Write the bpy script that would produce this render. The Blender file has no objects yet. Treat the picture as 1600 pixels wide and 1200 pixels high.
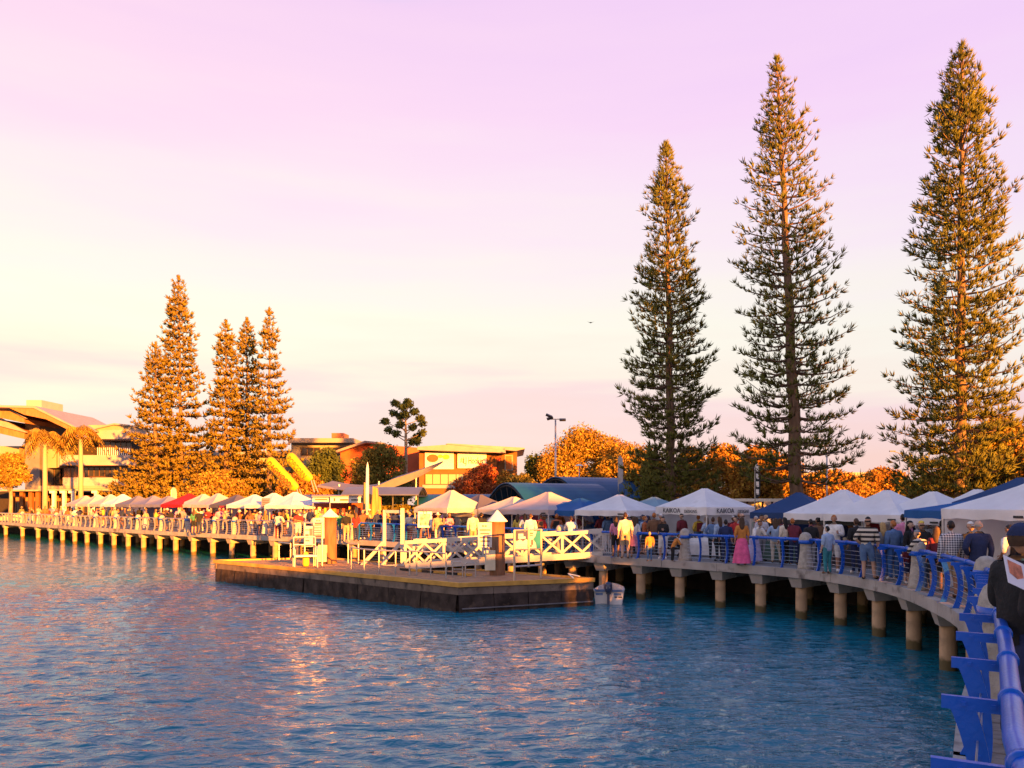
import bpy, bmesh, math, random
import numpy as np
from mathutils import Vector, Matrix, geometry

# ------------------------------------------------------------------ camera
SC = bpy.context.scene
COL = SC.collection
R = math.radians
F, HOR, CZ = 1200.0, 784.0, 3.95       # focal length and horizon in photo pixels, eye height above the water
cam_d = bpy.data.cameras.new('camera'); cam = bpy.data.objects.new('camera', cam_d); COL.objects.link(cam)
cam.location = (0, 0, CZ); cam.rotation_euler = (R(90), 0, 0)
cam_d.sensor_width = 36; cam_d.lens = 36 * F / 1600; cam_d.shift_y = (HOR - 600) / 1600
cam_d.clip_start = .05; cam_d.clip_end = 6000
SC.camera = cam

# ------------------------------------------------------------------ world and sun
SUN_AZ, SUN_EL = R(32), R(7.5)          # behind the camera, to the right
def lin(c):
    return tuple((v / 255 / 12.92) if v / 255 <= .04045 else ((v / 255 + .055) / 1.055) ** 2.4 for v in c)
world = bpy.data.worlds.new('World'); SC.world = world; world.use_nodes = True
def build_world():
    nt = world.node_tree; N = nt.nodes; L = nt.links; N.clear()
    out = N.new('ShaderNodeOutputWorld'); bg = N.new('ShaderNodeBackground')
    tc = N.new('ShaderNodeTexCoord'); sep = N.new('ShaderNodeSeparateXYZ'); L.new(tc.outputs['Generated'], sep.inputs[0])
    # thin streaky cloud: shift the elevation by stretched noise
    mp = N.new('ShaderNodeMapping'); mp.inputs['Scale'].default_value = (1.6, 1.6, 13); L.new(tc.outputs['Generated'], mp.inputs[0])
    nz = N.new('ShaderNodeTexNoise'); nz.inputs['Scale'].default_value = 1.6; nz.inputs['Detail'].default_value = 5; L.new(mp.outputs[0], nz.inputs['Vector'])
    sh = N.new('ShaderNodeMath'); sh.operation = 'MULTIPLY_ADD'; sh.inputs[1].default_value = .19; L.new(nz.outputs['Fac'], sh.inputs[0])
    of = N.new('ShaderNodeMath'); of.operation = 'SUBTRACT'; of.inputs[1].default_value = .095; L.new(sep.outputs['Z'], of.inputs[0]); L.new(of.outputs[0], sh.inputs[2])
    rp = N.new('ShaderNodeValToRGB'); L.new(sh.outputs[0], rp.inputs[0])
    stops = [(0, (250, 206, 188)), (.07, (249, 211, 203)), (.118, (250, 217, 212)), (.15, (254, 237, 216)), (.2, (255, 247, 224)),
             (.27, (255, 241, 232)), (.36, (254, 229, 239)), (.45, (253, 217, 241)), (.56, (246, 209, 242)), (.7, (165, 190, 240)), (1.0, (70, 145, 225))]
    el = rp.color_ramp.elements
    el[0].position = stops[0][0]; el[0].color = (*lin(stops[0][1]), 1); el[1].position = 1; el[1].color = (*lin(stops[-1][1]), 1)
    for p, c in stops[1:-1]:
        e = el.new(p); e.color = (*lin(c), 1)
    # lavender towards the right, creamier towards the left
    mr = N.new('ShaderNodeMapRange'); mr.inputs['From Min'].default_value = -.5; mr.inputs['From Max'].default_value = .6
    L.new(sep.outputs['X'], mr.inputs['Value'])
    tint = N.new('ShaderNodeMix'); tint.data_type = 'RGBA'
    tint.inputs['A'].default_value = (1.02, 1.01, .94, 1); tint.inputs['B'].default_value = (.9, .9, 1.04, 1); L.new(mr.outputs[0], tint.inputs['Factor'])
    mul = N.new('ShaderNodeMix'); mul.data_type = 'RGBA'; mul.blend_type = 'MULTIPLY'; mul.inputs['Factor'].default_value = 1
    L.new(rp.outputs[0], mul.inputs['A']); L.new(tint.outputs['Result'], mul.inputs['B'])
    L.new(mul.outputs['Result'], bg.inputs['Color']); bg.inputs['Strength'].default_value = .163
    sky = N.new('ShaderNodeTexSky'); sky.sky_type = 'NISHITA'; sky.sun_disc = False
    sky.sun_elevation = SUN_EL; sky.sun_rotation = math.pi - SUN_AZ
    bg2 = N.new('ShaderNodeBackground'); bg2.inputs['Strength'].default_value = .005; L.new(sky.outputs[0], bg2.inputs['Color'])
    ad = N.new('ShaderNodeAddShader'); L.new(bg.outputs[0], ad.inputs[0]); L.new(bg2.outputs[0], ad.inputs[1])
    L.new(ad.outputs[0], out.inputs['Surface'])
build_world()
sun_d = bpy.data.lights.new('sun', 'SUN'); sun_d.energy = 5; sun_d.angle = R(.6); sun_d.color = (1, .335, .036)
sun = bpy.data.objects.new('sun', sun_d); COL.objects.link(sun)
SUN = Vector((math.sin(SUN_AZ) * math.cos(SUN_EL), -math.cos(SUN_AZ) * math.cos(SUN_EL), math.sin(SUN_EL)))
sun.rotation_euler = SUN.to_track_quat('Z', 'Y').to_euler(); sun.location = SUN * 100
SC.view_settings.view_transform = 'Standard'; SC.view_settings.look = 'None'
SC.view_settings.exposure = 2.6; SC.view_settings.gamma = 1; SC.view_settings.use_curve_mapping = False

# ------------------------------------------------------------------ helpers
rnd = random.Random(7)
def W(x, y, Z):                          # bearing and height angle measured in the photo + distance -> world point
    return Vector(((x - 800) / F * Z, Z, CZ - (y - HOR) / F * Z))
def XZ(x, Z): return (x - 800) / F * Z
class MB:
    def __init__(s): s.v = []; s.f = []
    def add(s, v, f):
        b = len(s.v); s.v += [tuple(p) for p in v]; s.f += [tuple(i + b for i in q) for q in f]; return s
    def box(s, c, d, rz=0, taper=1, m=None):
        x, y, z = d[0] / 2, d[1] / 2, d[2] / 2
        P = [Vector((sx * x * (taper if sz > 0 else 1), sy * y * (taper if sz > 0 else 1), sz * z)) for sz in (-1, 1) for sx, sy in ((-1, -1), (1, -1), (1, 1), (-1, 1))]
        M = Matrix.Rotation(rz, 3, 'Z') if m is None else m
        return s.add([M @ p + Vector(c) for p in P], [(3, 2, 1, 0), (4, 5, 6, 7), (0, 1, 5, 4), (1, 2, 6, 5), (2, 3, 7, 6), (3, 0, 4, 7)])
    def bar(s, a, b, w, h=None, up=(0, 0, 1)):       # rectangular bar from a to b
        a = Vector(a); b = Vector(b); d = b - a; h = h or w
        t = d.normalized(); u = Vector(up)
        if abs(t.dot(u)) > .98: u = Vector((0, 1, 0))
        sd = t.cross(u).normalized(); u2 = sd.cross(t)
        m = Matrix((t, sd, u2)).transposed()
        return s.box((a + b) / 2, (d.length, w, h), m=m)
    def tube(s, pts, r, n=8, cap=True):
        pts = [Vector(p) for p in pts]; k = len(pts); rr = r if isinstance(r, (list, tuple)) else [r] * k
        V = []; Fc = []; ref = None
        for i, p in enumerate(pts):
            t = (pts[min(i + 1, k - 1)] - pts[max(i - 1, 0)]).normalized()
            if ref is None: ref = Vector((0, 0, 1)) if abs(t.z) < .9 else Vector((1, 0, 0))
            u = t.cross(ref).normalized(); w = u.cross(t); ref = w
            V += [p + (u * math.cos(2 * math.pi * j / n) + w * math.sin(2 * math.pi * j / n)) * rr[i] for j in range(n)]
        for i in range(k - 1):
            for j in range(n):
                a = i * n + j; b = i * n + (j + 1) % n; Fc.append((a, b, b + n, a + n))
        if cap: Fc.append(tuple(range(n - 1, -1, -1))); Fc.append(tuple(range((k - 1) * n, k * n)))
        return s.add(V, Fc)
    def lathe(s, prof, n=16, c=(0, 0, 0), sx=1, sy=1, a0=0):
        V = []; Fc = []; k = len(prof)
        for r, z in prof:
            V += [(c[0] + sx * r * math.cos(a0 + 2 * math.pi * j / n), c[1] + sy * r * math.sin(a0 + 2 * math.pi * j / n), c[2] + z) for j in range(n)]
        for i in range(k - 1):
            for j in range(n):
                a = i * n + j; b = i * n + (j + 1) % n; Fc.append((a, b, b + n, a + n))
        Fc.append(tuple(range(n - 1, -1, -1))); Fc.append(tuple(range((k - 1) * n, k * n)))
        return s.add(V, Fc)
    def prism(s, poly, off):                         # planar polygon (3-D points) pushed by a vector
        n = len(poly); P = [Vector(p) for p in poly]; o = Vector(off)
        tri = geometry.tessellate_polygon([P])
        s.add(P + [p + o for p in P], [t for t in tri] + [tuple(i + n for i in reversed(t)) for t in tri] + [(i, (i + 1) % n, (i + 1) % n + n, i + n) for i in range(n)])
        return s
    def ell(s, c, r, n=10, m=7, f=None):
        V = []; Fc = []
        for i in range(m + 1):
            th = math.pi * i / m
            for j in range(n):
                ph = 2 * math.pi * j / n
                p = Vector((math.sin(th) * math.cos(ph), math.sin(th) * math.sin(ph), math.cos(th)))
                if f: p = f(p)
                V.append((c[0] + p.x * r[0], c[1] + p.y * r[1], c[2] + p.z * r[2]))
        for i in range(m):
            for j in range(n):
                a = i * n + j; b = i * n + (j + 1) % n; Fc.append((a, a + n, b + n, b))
        return s.add(V, Fc)
    def mesh(s, name, smooth=False, fix=True):
        me = bpy.data.meshes.new(name); me.from_pydata(s.v, [], s.f)
        if fix:
            bm = bmesh.new(); bm.from_mesh(me); bmesh.ops.recalc_face_normals(bm, faces=bm.faces); bm.to_mesh(me); bm.free()
        if smooth: me.shade_smooth()
        return me
    def build(s, name, mat, parent=None, loc=None, rz=0, smooth=False, fix=True):
        return link(name, s.mesh(name, smooth, fix), mat, parent, loc, rz)
def link(name, me, mat=None, parent=None, loc=None, rz=0):
    o = bpy.data.objects.new(name, me); COL.objects.link(o)
    if mat is not None and me is not None and not me.materials: me.materials.append(mat)
    if parent is not None: o.parent = parent
    if loc is not None: o.location = loc
    if rz: o.rotation_euler = (0, 0, rz)
    return o
def own_mat(o, m):                                   # material on the object, mesh shared
    if not o.data.materials: o.data.materials.append(m)
    o.material_slots[0].link = 'OBJECT'; o.material_slots[0].material = m
USED = {}
def tag(o, label, cat, group=None):
    o['label'] = label; o['category'] = cat
    if group: o['group'] = group
    return o
def struct(o): o['kind'] = 'structure'; return o
def empty(name, loc=(0, 0, 0), rz=0):
    o = bpy.data.objects.new(name, None); COL.objects.link(o); o.location = loc; o.rotation_euler = (0, 0, rz); o.empty_display_size = .3
    return o
def text(body, size, mat, parent, loc, rot=(R(90), 0, 0), name='lettering', align='CENTER', sx=1, extrude=.004, maxw=None, spacing=1):
    cu = bpy.data.curves.new(name, 'FONT'); cu.body = body; cu.size = size; cu.align_x = align; cu.align_y = 'CENTER'; cu.extrude = extrude; cu.space_character = spacing
    cu.resolution_u = 3
    o = bpy.data.objects.new(name, cu); COL.objects.link(o); dg = bpy.context.evaluated_depsgraph_get()
    me = bpy.data.meshes.new_from_object(o.evaluated_get(dg)); bpy.data.objects.remove(o); bpy.data.curves.remove(cu)
    me.materials.clear(); o = link(name, me, mat, parent, loc); o.rotation_euler = rot
    if maxw and me.vertices:
        xs = [v.co.x for v in me.vertices]; w = max(xs) - min(xs); sx = min(1, maxw / w) if w else 1
    o.scale = (sx, 1, 1)
    return o

def marks(parent, o, items, m, name='printed_line'):   # blurred print: (x, z, width, height) on a vertical face at o
    for x, z, w, h in items: MB().box((o.x + x, o.y, o.z + z), (w, .006, h)).build(name, m, parent)

# ------------------------------------------------------------------ materials
MATS = {}
def mat(name, col, rough=.7, var=.18, scale=3.0, bump=0, bscale=None, metal=0, spec=.3, stain=None, coords='Object', stretch=(1, 1, 1), trans=0, island=0):
    if name in MATS: return MATS[name]
    m = bpy.data.materials.new(name); m.use_nodes = True; nt = m.node_tree; N = nt.nodes; L = nt.links
    b = N['Principled BSDF']; b.inputs['Roughness'].default_value = rough; b.inputs['Metallic'].default_value = metal
    b.inputs['Specular IOR Level'].default_value = spec
    tc = N.new('ShaderNodeTexCoord'); mp = N.new('ShaderNodeMapping'); mp.inputs['Scale'].default_value = stretch; L.new(tc.outputs[coords], mp.inputs[0])
    nz = N.new('ShaderNodeTexNoise'); nz.inputs['Scale'].default_value = scale; nz.inputs['Detail'].default_value = 4; L.new(mp.outputs[0], nz.inputs['Vector'])
    rp = N.new('ShaderNodeValToRGB'); L.new(nz.outputs['Fac'], rp.inputs[0])
    rp.color_ramp.elements[0].position = .3; rp.color_ramp.elements[1].position = .7
    rp.color_ramp.elements[0].color = (*[max(0, c * (1 - var)) for c in col], 1); rp.color_ramp.elements[1].color = (*[min(1, c * (1 + var)) for c in col], 1)
    cur = rp.outputs[0]
    if stain:                                            # (colour, scale, threshold)
        n2 = N.new('ShaderNodeTexNoise'); n2.inputs['Scale'].default_value = stain[1]; n2.inputs['Detail'].default_value = 6; L.new(mp.outputs[0], n2.inputs['Vector'])
        r2 = N.new('ShaderNodeValToRGB'); L.new(n2.outputs['Fac'], r2.inputs[0]); r2.color_ramp.elements[0].position = stain[2]; r2.color_ramp.elements[1].position = stain[2] + .18
        mx = N.new('ShaderNodeMix'); mx.data_type = 'RGBA'; L.new(r2.outputs[0], mx.inputs['Factor']); L.new(cur, mx.inputs['A']); mx.inputs['B'].default_value = (*stain[0], 1)
        cur = mx.outputs['Result']
    if island:                                           # each loose piece a little different
        ge = N.new('ShaderNodeNewGeometry'); hs = N.new('ShaderNodeHueSaturation'); mr = N.new('ShaderNodeMapRange')
        mr.inputs['To Min'].default_value = 1 - island; mr.inputs['To Max'].default_value = 1 + island; L.new(ge.outputs['Random Per Island'], mr.inputs['Value'])
        L.new(mr.outputs[0], hs.inputs['Value']); L.new(cur, hs.inputs['Color'])
        m2 = N.new('ShaderNodeMapRange'); m2.inputs['To Min'].default_value = .485; m2.inputs['To Max'].default_value = .515; L.new(ge.outputs['Random Per Island'], m2.inputs['Value']); L.new(m2.outputs[0], hs.inputs['Hue'])
        cur = hs.outputs[0]
    L.new(cur, b.inputs['Base Color'])
    if bump:
        n3 = N.new('ShaderNodeTexNoise'); n3.inputs['Scale'].default_value = bscale or scale * 4; n3.inputs['Detail'].default_value = 3; L.new(mp.outputs[0], n3.inputs['Vector'])
        bp = N.new('ShaderNodeBump'); bp.inputs['Strength'].default_value = bump; bp.inputs['Distance'].default_value = .03; L.new(n3.outputs['Fac'], bp.inputs['Height']); L.new(bp.outputs[0], b.inputs['Normal'])
    if trans:
        tr = N.new('ShaderNodeBsdfTranslucent'); L.new(cur, tr.inputs['Color']); ms = N.new('ShaderNodeMixShader'); ms.inputs[0].default_value = trans
        L.new(b.outputs[0], ms.inputs[1]); L.new(tr.outputs[0], ms.inputs[2]); L.new(ms.outputs[0], N['Material Output'].inputs['Surface'])
    MATS[name] = m
    return m
def checker_mat(name, c1, c2, kind, scale):
    if name in MATS: return MATS[name]
    m = bpy.data.materials.new(name); m.use_nodes = True; N = m.node_tree.nodes; L = m.node_tree.links; b = N['Principled BSDF']; b.inputs['Roughness'].default_value = .9
    tc = N.new('ShaderNodeTexCoord'); sp = N.new('ShaderNodeSeparateXYZ'); L.new(tc.outputs['Object'], sp.inputs[0])
    def band(sock, s):
        a = N.new('ShaderNodeMath'); a.operation = 'MULTIPLY'; a.inputs[1].default_value = s; L.new(sock, a.inputs[0])
        f = N.new('ShaderNodeMath'); f.operation = 'FRACT'; L.new(a.outputs[0], f.inputs[0])
        g = N.new('ShaderNodeMath'); g.operation = 'GREATER_THAN'; g.inputs[1].default_value = .5; L.new(f.outputs[0], g.inputs[0]); return g.outputs[0]
    z = band(sp.outputs['Z'], scale)
    if kind == 'plaid':
        x = band(sp.outputs['X'], scale); mn = N.new('ShaderNodeMath'); mn.operation = 'ADD'; L.new(z, mn.inputs[0]); L.new(x, mn.inputs[1])
        hv = N.new('ShaderNodeMath'); hv.operation = 'MULTIPLY'; hv.inputs[1].default_value = .5; L.new(mn.outputs[0], hv.inputs[0]); z = hv.outputs[0]
    mx = N.new('ShaderNodeMix'); mx.data_type = 'RGBA'; L.new(z, mx.inputs['Factor']); mx.inputs['A'].default_value = (*c1, 1); mx.inputs['B'].default_value = (*c2, 1); L.new(mx.outputs['Result'], b.inputs['Base Color'])
    MATS[name] = m; return m
CONC = mat('concrete', (.34, .31, .28), .85, .2, 1.5, .35, 14, stain=((.13, .11, .1), 2.2, .56))
PILEC = mat('pile_concrete', (.42, .28, .16), .85, .2, 2, .4, 12, stain=((.2, .15, .09), 3, .55))
def tide_line(m, h):                                  # algae and wet band left by the tide, ragged upper edge
    N = m.node_tree.nodes; L = m.node_tree.links; b = N['Principled BSDF']; old = b.inputs['Base Color'].links[0].from_socket
    tc = N.new('ShaderNodeTexCoord'); sp = N.new('ShaderNodeSeparateXYZ'); L.new(tc.outputs['Object'], sp.inputs[0]); nz = N.new('ShaderNodeTexNoise'); nz.inputs['Scale'].default_value = 7; L.new(tc.outputs['Object'], nz.inputs['Vector'])
    ad = N.new('ShaderNodeMath'); ad.operation = 'MULTIPLY_ADD'; ad.inputs[1].default_value = .22; L.new(nz.outputs['Fac'], ad.inputs[0]); L.new(sp.outputs['Z'], ad.inputs[2])
    mr = N.new('ShaderNodeMapRange'); mr.inputs['From Min'].default_value = h; mr.inputs['From Max'].default_value = h + .12; mr.inputs['To Min'].default_value = 1; mr.inputs['To Max'].default_value = 0; L.new(ad.outputs[0], mr.inputs['Value'])
    mx = N.new('ShaderNodeMix'); mx.data_type = 'RGBA'; L.new(mr.outputs[0], mx.inputs['Factor']); L.new(old, mx.inputs['A']); mx.inputs['B'].default_value = (.1, .075, .03, 1); L.new(mx.outputs['Result'], b.inputs['Base Color'])
tide_line(PILEC, .3)
STONE = mat('stone_bollard', (.38, .34, .29), .85, .22, 9, .5, 40)
RAILB = mat('blue_rail_paint', (.003, .085, .48), .3, .16, 2.5, .12, 24, spec=.5, stain=((.03, .13, .42), 9, .65))
RAILF = mat('faded_sunlit_rail_paint', (.17, .16, .23), .4, .12, 2, spec=.4)  # same blue paint, faded, with orange sunlight put into its colour
STEEL = mat('galvanised_steel', (.42, .4, .39), .4, .12, 4, metal=.6)
WIRE = mat('stainless_wire', (.55, .55, .56), .3, .05, metal=.9)
TIMW = mat('white_painted_timber', (.52, .48, .43), .6, .12, 2.5, .15, 18, stain=((.42, .36, .3), 3, .66))
DECKT = mat('weathered_decking', (.2, .17, .15), .85, .25, 2.5, .3, 26, stretch=(1, 6, 1), island=.25)
PILET = mat('brown_timber_pile', (.2, .1, .05), .8, .3, 3, .4, 16, stretch=(3, 3, .5))
WHITEP = mat('white_paint', (.78, .76, .72), .55, .06)
BLACKR = mat('black_skirt', (.05, .036, .03), .8, .5, 2.5, .5, 9, spec=.12, stain=((.11, .075, .05), 3.5, .58))
BLACKP = mat('black_plastic', (.02, .02, .022), .45, .2)
YELT = mat('ochre_fender_timber', (.56, .3, .06), .7, .25, 2, .2, 16)
GLASSD = mat('dark_window_glass', (.03, .028, .03), .08, .3, .6, spec=.6)
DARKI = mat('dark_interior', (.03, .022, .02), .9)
BARK = mat('pine_bark', (.17, .11, .075), .9, .3, 3, .6, 20, stretch=(2, 2, .7))
PINEL = mat('sunlit_pine_needles', (.2, .145, .028), .9, .25, .35, island=.35, trans=.12, spec=.04)  # same species as the right pines; golden sunlight put into the needle colour
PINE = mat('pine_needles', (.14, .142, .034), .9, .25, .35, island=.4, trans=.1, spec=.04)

# ------------------------------------------------------------------ water, boardwalk path, ground
EDGE0 = [(-150, 166), (-95, 119), (-57, 86), (-36, 67), (-21.6, 55), (-12.5, 48.2), (-7.8, 44.5), (-2, 38.5), (3.6, 32.4), (7.8, 28.3), (9.9, 25.4), (10.5, 22.5),
         (10.4, 20.3), (9.85, 17.9), (9.2, 15.8), (8.0, 13.2), (6.4, 10.5), (4.43, 7.5), (3.21, 5.5), (2.43, 4.25), (1.68, 3.0), (.95, 1.3), (.7, 0), (.5, -3), (.3, -14)]
def catmull(P, step):
    P = [Vector((*p, 0)) for p in P]; out = []
    for i in range(len(P) - 1):
        p0 = P[max(i - 1, 0)]; p1 = P[i]; p2 = P[i + 1]; p3 = P[min(i + 2, len(P) - 1)]; n = max(2, int((p2 - p1).length / step))
        for k in range(n):
            t = k / n
            out.append(.5 * ((2 * p1) + (p2 - p0) * t + (2 * p0 - 5 * p1 + 4 * p2 - p3) * t * t + (3 * p1 - p0 - 3 * p2 + p3) * t ** 3))
    return out + [P[-1]]
PATH = catmull(EDGE0, .4)
ARC = [0.0]
for a, b in zip(PATH, PATH[1:]): ARC.append(ARC[-1] + (b - a).length)
def at(s):                                            # point and inward (land side) normal at arc length s
    s = min(max(s, 0), ARC[-1] - 1e-4); i = int(np.searchsorted(ARC, s, 'right')) - 1; i = min(max(i, 0), len(PATH) - 2)
    t = (s - ARC[i]) / (ARC[i + 1] - ARC[i]); p = PATH[i].lerp(PATH[i + 1], t)
    a = PATH[max(i - 2, 0)]; b = PATH[min(i + 3, len(PATH) - 1)]; d = (b - a).normalized()
    return p, Vector((-d.y, d.x, 0)), d
def arc_px(x):                                        # arc length where the edge is seen at photo column x
    k = (x - 800) / F
    for i in range(len(PATH) - 1):
        a, b = PATH[i], PATH[i + 1]
        if a.y > 1 and (a.x / a.y - k) <= 0 < (b.x / max(b.y, .5) - k): 
            fa = a.x - k * a.y; fb = b.x - k * b.y
            return ARC[i] + (ARC[i + 1] - ARC[i]) * (-fa) / (fb - fa)
    return ARC[0] if x < 0 else ARC[-1]
def sm(a, b, x): t = min(max((x - a) / (b - a), 0), 1); return t * t * (3 - 2 * t)
def dz(p): return 1.65 + .25 * sm(15, 8.5, p.y)       # deck level: ramps up towards the viewer
DW = 5.2

wm = bpy.data.materials.new('rippled_water'); wm.use_nodes = True
def water_mat():
    N = wm.node_tree.nodes; L = wm.node_tree.links; b = N['Principled BSDF']
    b.inputs['Base Color'].default_value = (.009, .145, .205, 1); b.inputs['Roughness'].default_value = .04; b.inputs['IOR'].default_value = 1.333; b.inputs['Specular IOR Level'].default_value = .8
    tc = N.new('ShaderNodeTexCoord')
    def layer(scale, st, rot, detail, rough=.5, dist=0):
        mp = N.new('ShaderNodeMapping'); mp.inputs['Scale'].default_value = st; mp.inputs['Rotation'].default_value = (0, 0, rot); L.new(tc.outputs['Object'], mp.inputs[0])
        n = N.new('ShaderNodeTexNoise'); n.inputs['Scale'].default_value = scale; n.inputs['Detail'].default_value = detail; n.inputs['Roughness'].default_value = rough; n.inputs['Distortion'].default_value = dist
        L.new(mp.outputs[0], n.inputs['Vector']); return n.outputs['Fac']
    a = layer(2.2, (.5, 1.3, 1), R(10), 2, .5, .6); c = layer(7, (.6, 1.15, 1), R(-16), 3, .6, .4); d = layer(.07, (1, 1, 1), 0, 2)
    m1 = N.new('ShaderNodeMath'); m1.operation = 'MULTIPLY_ADD'; m1.inputs[1].default_value = .36; L.new(c, m1.inputs[0]); L.new(a, m1.inputs[2])
    # calmer and choppier patches
    mr = N.new('ShaderNodeMapRange'); mr.inputs['From Min'].default_value = .35; mr.inputs['From Max'].default_value = .65; mr.inputs['To Min'].default_value = .55; mr.inputs['To Max'].default_value = 1; L.new(d, mr.inputs['Value'])
    bp = N.new('ShaderNodeBump'); bp.inputs['Distance'].default_value = .12; L.new(mr.outputs[0], bp.inputs['Strength']); L.new(m1.outputs[0], bp.inputs['Height']); L.new(bp.outputs[0], b.inputs['Normal'])
water_mat()
def water_mesh():
    # real wind ripples: sum of short sharp-crested waves running towards the far bank, tessellated finer close by
    g = np.random.default_rng(5); ys = [3.0]
    while ys[-1] < 100: ys.append(ys[-1] + max(.06, .0062 * ys[-1]))
    ys = np.array(ys); xs = np.arange(-72, 13.5, .115); X, Y = np.meshgrid(xs, ys); Zz = np.zeros_like(X); dy = np.gradient(ys)[:, None]
    gust = .85 + .28 * np.sin(X * .11 + Y * .07 + 1) * np.sin(X * .05 - Y * .13) + .16 * np.sin(X * .031 + Y * .19)
    for k in range(64):
        lam = .22 * (.95 / .22) ** g.random(); th = g.normal(R(6), R(24)); kx, ky = math.sin(th) * 2 * math.pi / lam, math.cos(th) * 2 * math.pi / lam; ph = g.uniform(0, 6.28)
        w = np.clip((lam / (2.2 * dy) - .6), 0, 1); sw = X * kx + Y * ky + ph + .5 * np.sin(X * .37 / lam ** .5 + ph)
        A = .0053 * lam ** .95 * g.uniform(.5, 1.3); Zz += gust * w * A * (1 - np.abs(np.sin(sw / 2)) * 2 + .6 * np.cos(sw))
    ny, nx = X.shape; V = np.stack([X, Y, Zz], -1).reshape(-1, 3); i = np.arange(ny * nx).reshape(ny, nx); Fc = np.stack([i[:-1, :-1], i[:-1, 1:], i[1:, 1:], i[1:, :-1]], -1).reshape(-1, 4)
    w = struct(link('water', np_mesh('water', V, Fc, wm, True)))
    MB().add([(-400, -60, -.1), (60, -60, -.1), (60, 260, -.1), (-400, 260, -.1)], [(0, 1, 2, 3)]).build('outer_water', wm, w)
def np_mesh(name, V, Fc, m, smooth=False):
    me = bpy.data.meshes.new(name); V = np.asarray(V, 'f'); Fc = np.asarray(Fc, 'i'); n, k = Fc.shape
    me.vertices.add(len(V)); me.vertices.foreach_set('co', V.ravel()); me.loops.add(n * k); me.loops.foreach_set('vertex_index', Fc.ravel())
    me.polygons.add(n); me.polygons.foreach_set('loop_start', np.arange(0, n * k, k, dtype='i')); me.polygons.foreach_set('loop_total', np.full(n, k, 'i'))
    me.update(calc_edges=True); me.materials.append(m)
    if smooth: me.shade_smooth()
    return me
water_mesh()
GRASS = mat('park_ground', (.13, .105, .06), .95, .3, .3, .3, 6)
def ground():
    mb = MB(); V = []; n = 0
    for i in range(0, len(PATH), 3):
        p, nn, d = at(ARC[i]); q = p + nn * (DW - .1)
        far = q + nn * (2500 if p.y > 16 else 900)
        V += [(q.x, q.y, -1.2), (q.x, q.y, dz(p) - .06), (far.x, far.y, 1.55)]; n += 1
    Fc = []
    for i in range(n - 1):
        a = i * 3; Fc += [(a + 1, a + 2, a + 5, a + 4)]
    gr = struct(mb.add(V, Fc).build('ground', GRASS)); MB().add(V, [(i * 3, i * 3 + 1, i * 3 + 4, i * 3 + 3) for i in range(n - 1)]).build('sea_wall', mat('shaded_rock_wall', (.035, .03, .026), .9, .5, 1.5, .6, 5), gr)  # shade under the deck is put into the wall's dark colour
ground()

bw = struct(empty('boardwalk', (0, 0, 0)))
S_NEAR = arc_px(1530)
def deck():
    # far deck: one sheet with real plank joints is beyond what can be told apart -> slab; near the viewer single planks
    mb = MB(); V = []; n = 0; s = 0
    while s < S_NEAR + .05:
        p, nn, d = at(s); z = dz(p); q = p + nn * DW
        V += [(p.x, p.y, z), (q.x, q.y, z), (q.x, q.y, z - .12), (p.x, p.y, z - .12)]; n += 1; s += .5
    Fc = []
    for i in range(n - 1):
        a = i * 4
        for k in range(4): Fc.append((a + k, a + (k + 1) % 4, a + 4 + (k + 1) % 4, a + 4 + k))
    mb.add(V, Fc).build('deck', DECKT, bw)
    s = S_NEAR + .1; k = 0
    pitch = .145
    while s < ARC[-1] - 11:
        p, nn, d = at(s); p2, n2, _ = at(s + pitch - .012); z = dz(p) + rnd.uniform(-.003, .003)
        a, b, c, e = p, p2, p2 + n2 * DW, p + nn * DW
        Z0 = Vector((0, 0, z - .04)); Z1 = Vector((0, 0, z))
        MB().add([a + Z0, b + Z0, c + Z0, e + Z0, a + Z1, b + Z1, c + Z1, e + Z1], [(3, 2, 1, 0), (4, 5, 6, 7), (0, 1, 5, 4), (1, 2, 6, 5), (2, 3, 7, 6), (3, 0, 4, 7)]).build('plank', DECKT, bw)
        s += pitch
deck()
def edge_beams():
    s = arc_px(-60); L = 2.4
    while s < ARC[-1] - 8:
        V = []; n = 0
        for k in range(5):
            p, nn, d = at(s + (L - .018) * k / 4); z = dz(p)
            o = p - nn * .06; q = p + nn * .16
            V += [(o.x, o.y, z + .03), (q.x, q.y, z + .03), (q.x, q.y, z - .27), (o.x, o.y, z - .27)]; n += 1
        Fc = [(0, 1, 2, 3), tuple(range(4 * n - 1, 4 * n - 5, -1))]
        for i in range(n - 1):
            a = i * 4
            for k in range(4): Fc.append((a + k, a + (k + 1) % 4, a + 4 + (k + 1) % 4, a + 4 + k))
        MB().add(V, Fc).build('edge_beam', CONC, bw); s += L
edge_beams()
pile_me = MB().lathe([(.19, -2.2), (.19, 1.1)], 14).mesh('pile', True)
head_me = MB().add([(-.28, -.34, -.25), (.28, -.34, -.25), (.28, 1.0, -.25), (-.28, 1.0, -.25), (-.21, -.23, -.6), (.21, -.23, -.6), (.21, 1.0, -.54), (-.21, 1.0, -.54)], [(3, 2, 1, 0), (4, 5, 6, 7), (0, 1, 5, 4), (1, 2, 6, 5), (2, 3, 7, 6), (3, 0, 4, 7)]).mesh('pile_cap')
back_me = MB().box((0, 0, 0), (.5, 3.6, .4)).mesh('cross_head')
PX = [3, 29, 53, 73, 91, 110, 129, 150, 171, 193, 217, 242, 267, 295, 325, 355, 388, 423, 460, 500, 545, 590, 640, 690, 738, 790, 838, 886, 934, 993, 1054, 1117, 1179, 1240, 1298, 1354, 1405, 1454, 1493, 1520]
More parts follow.
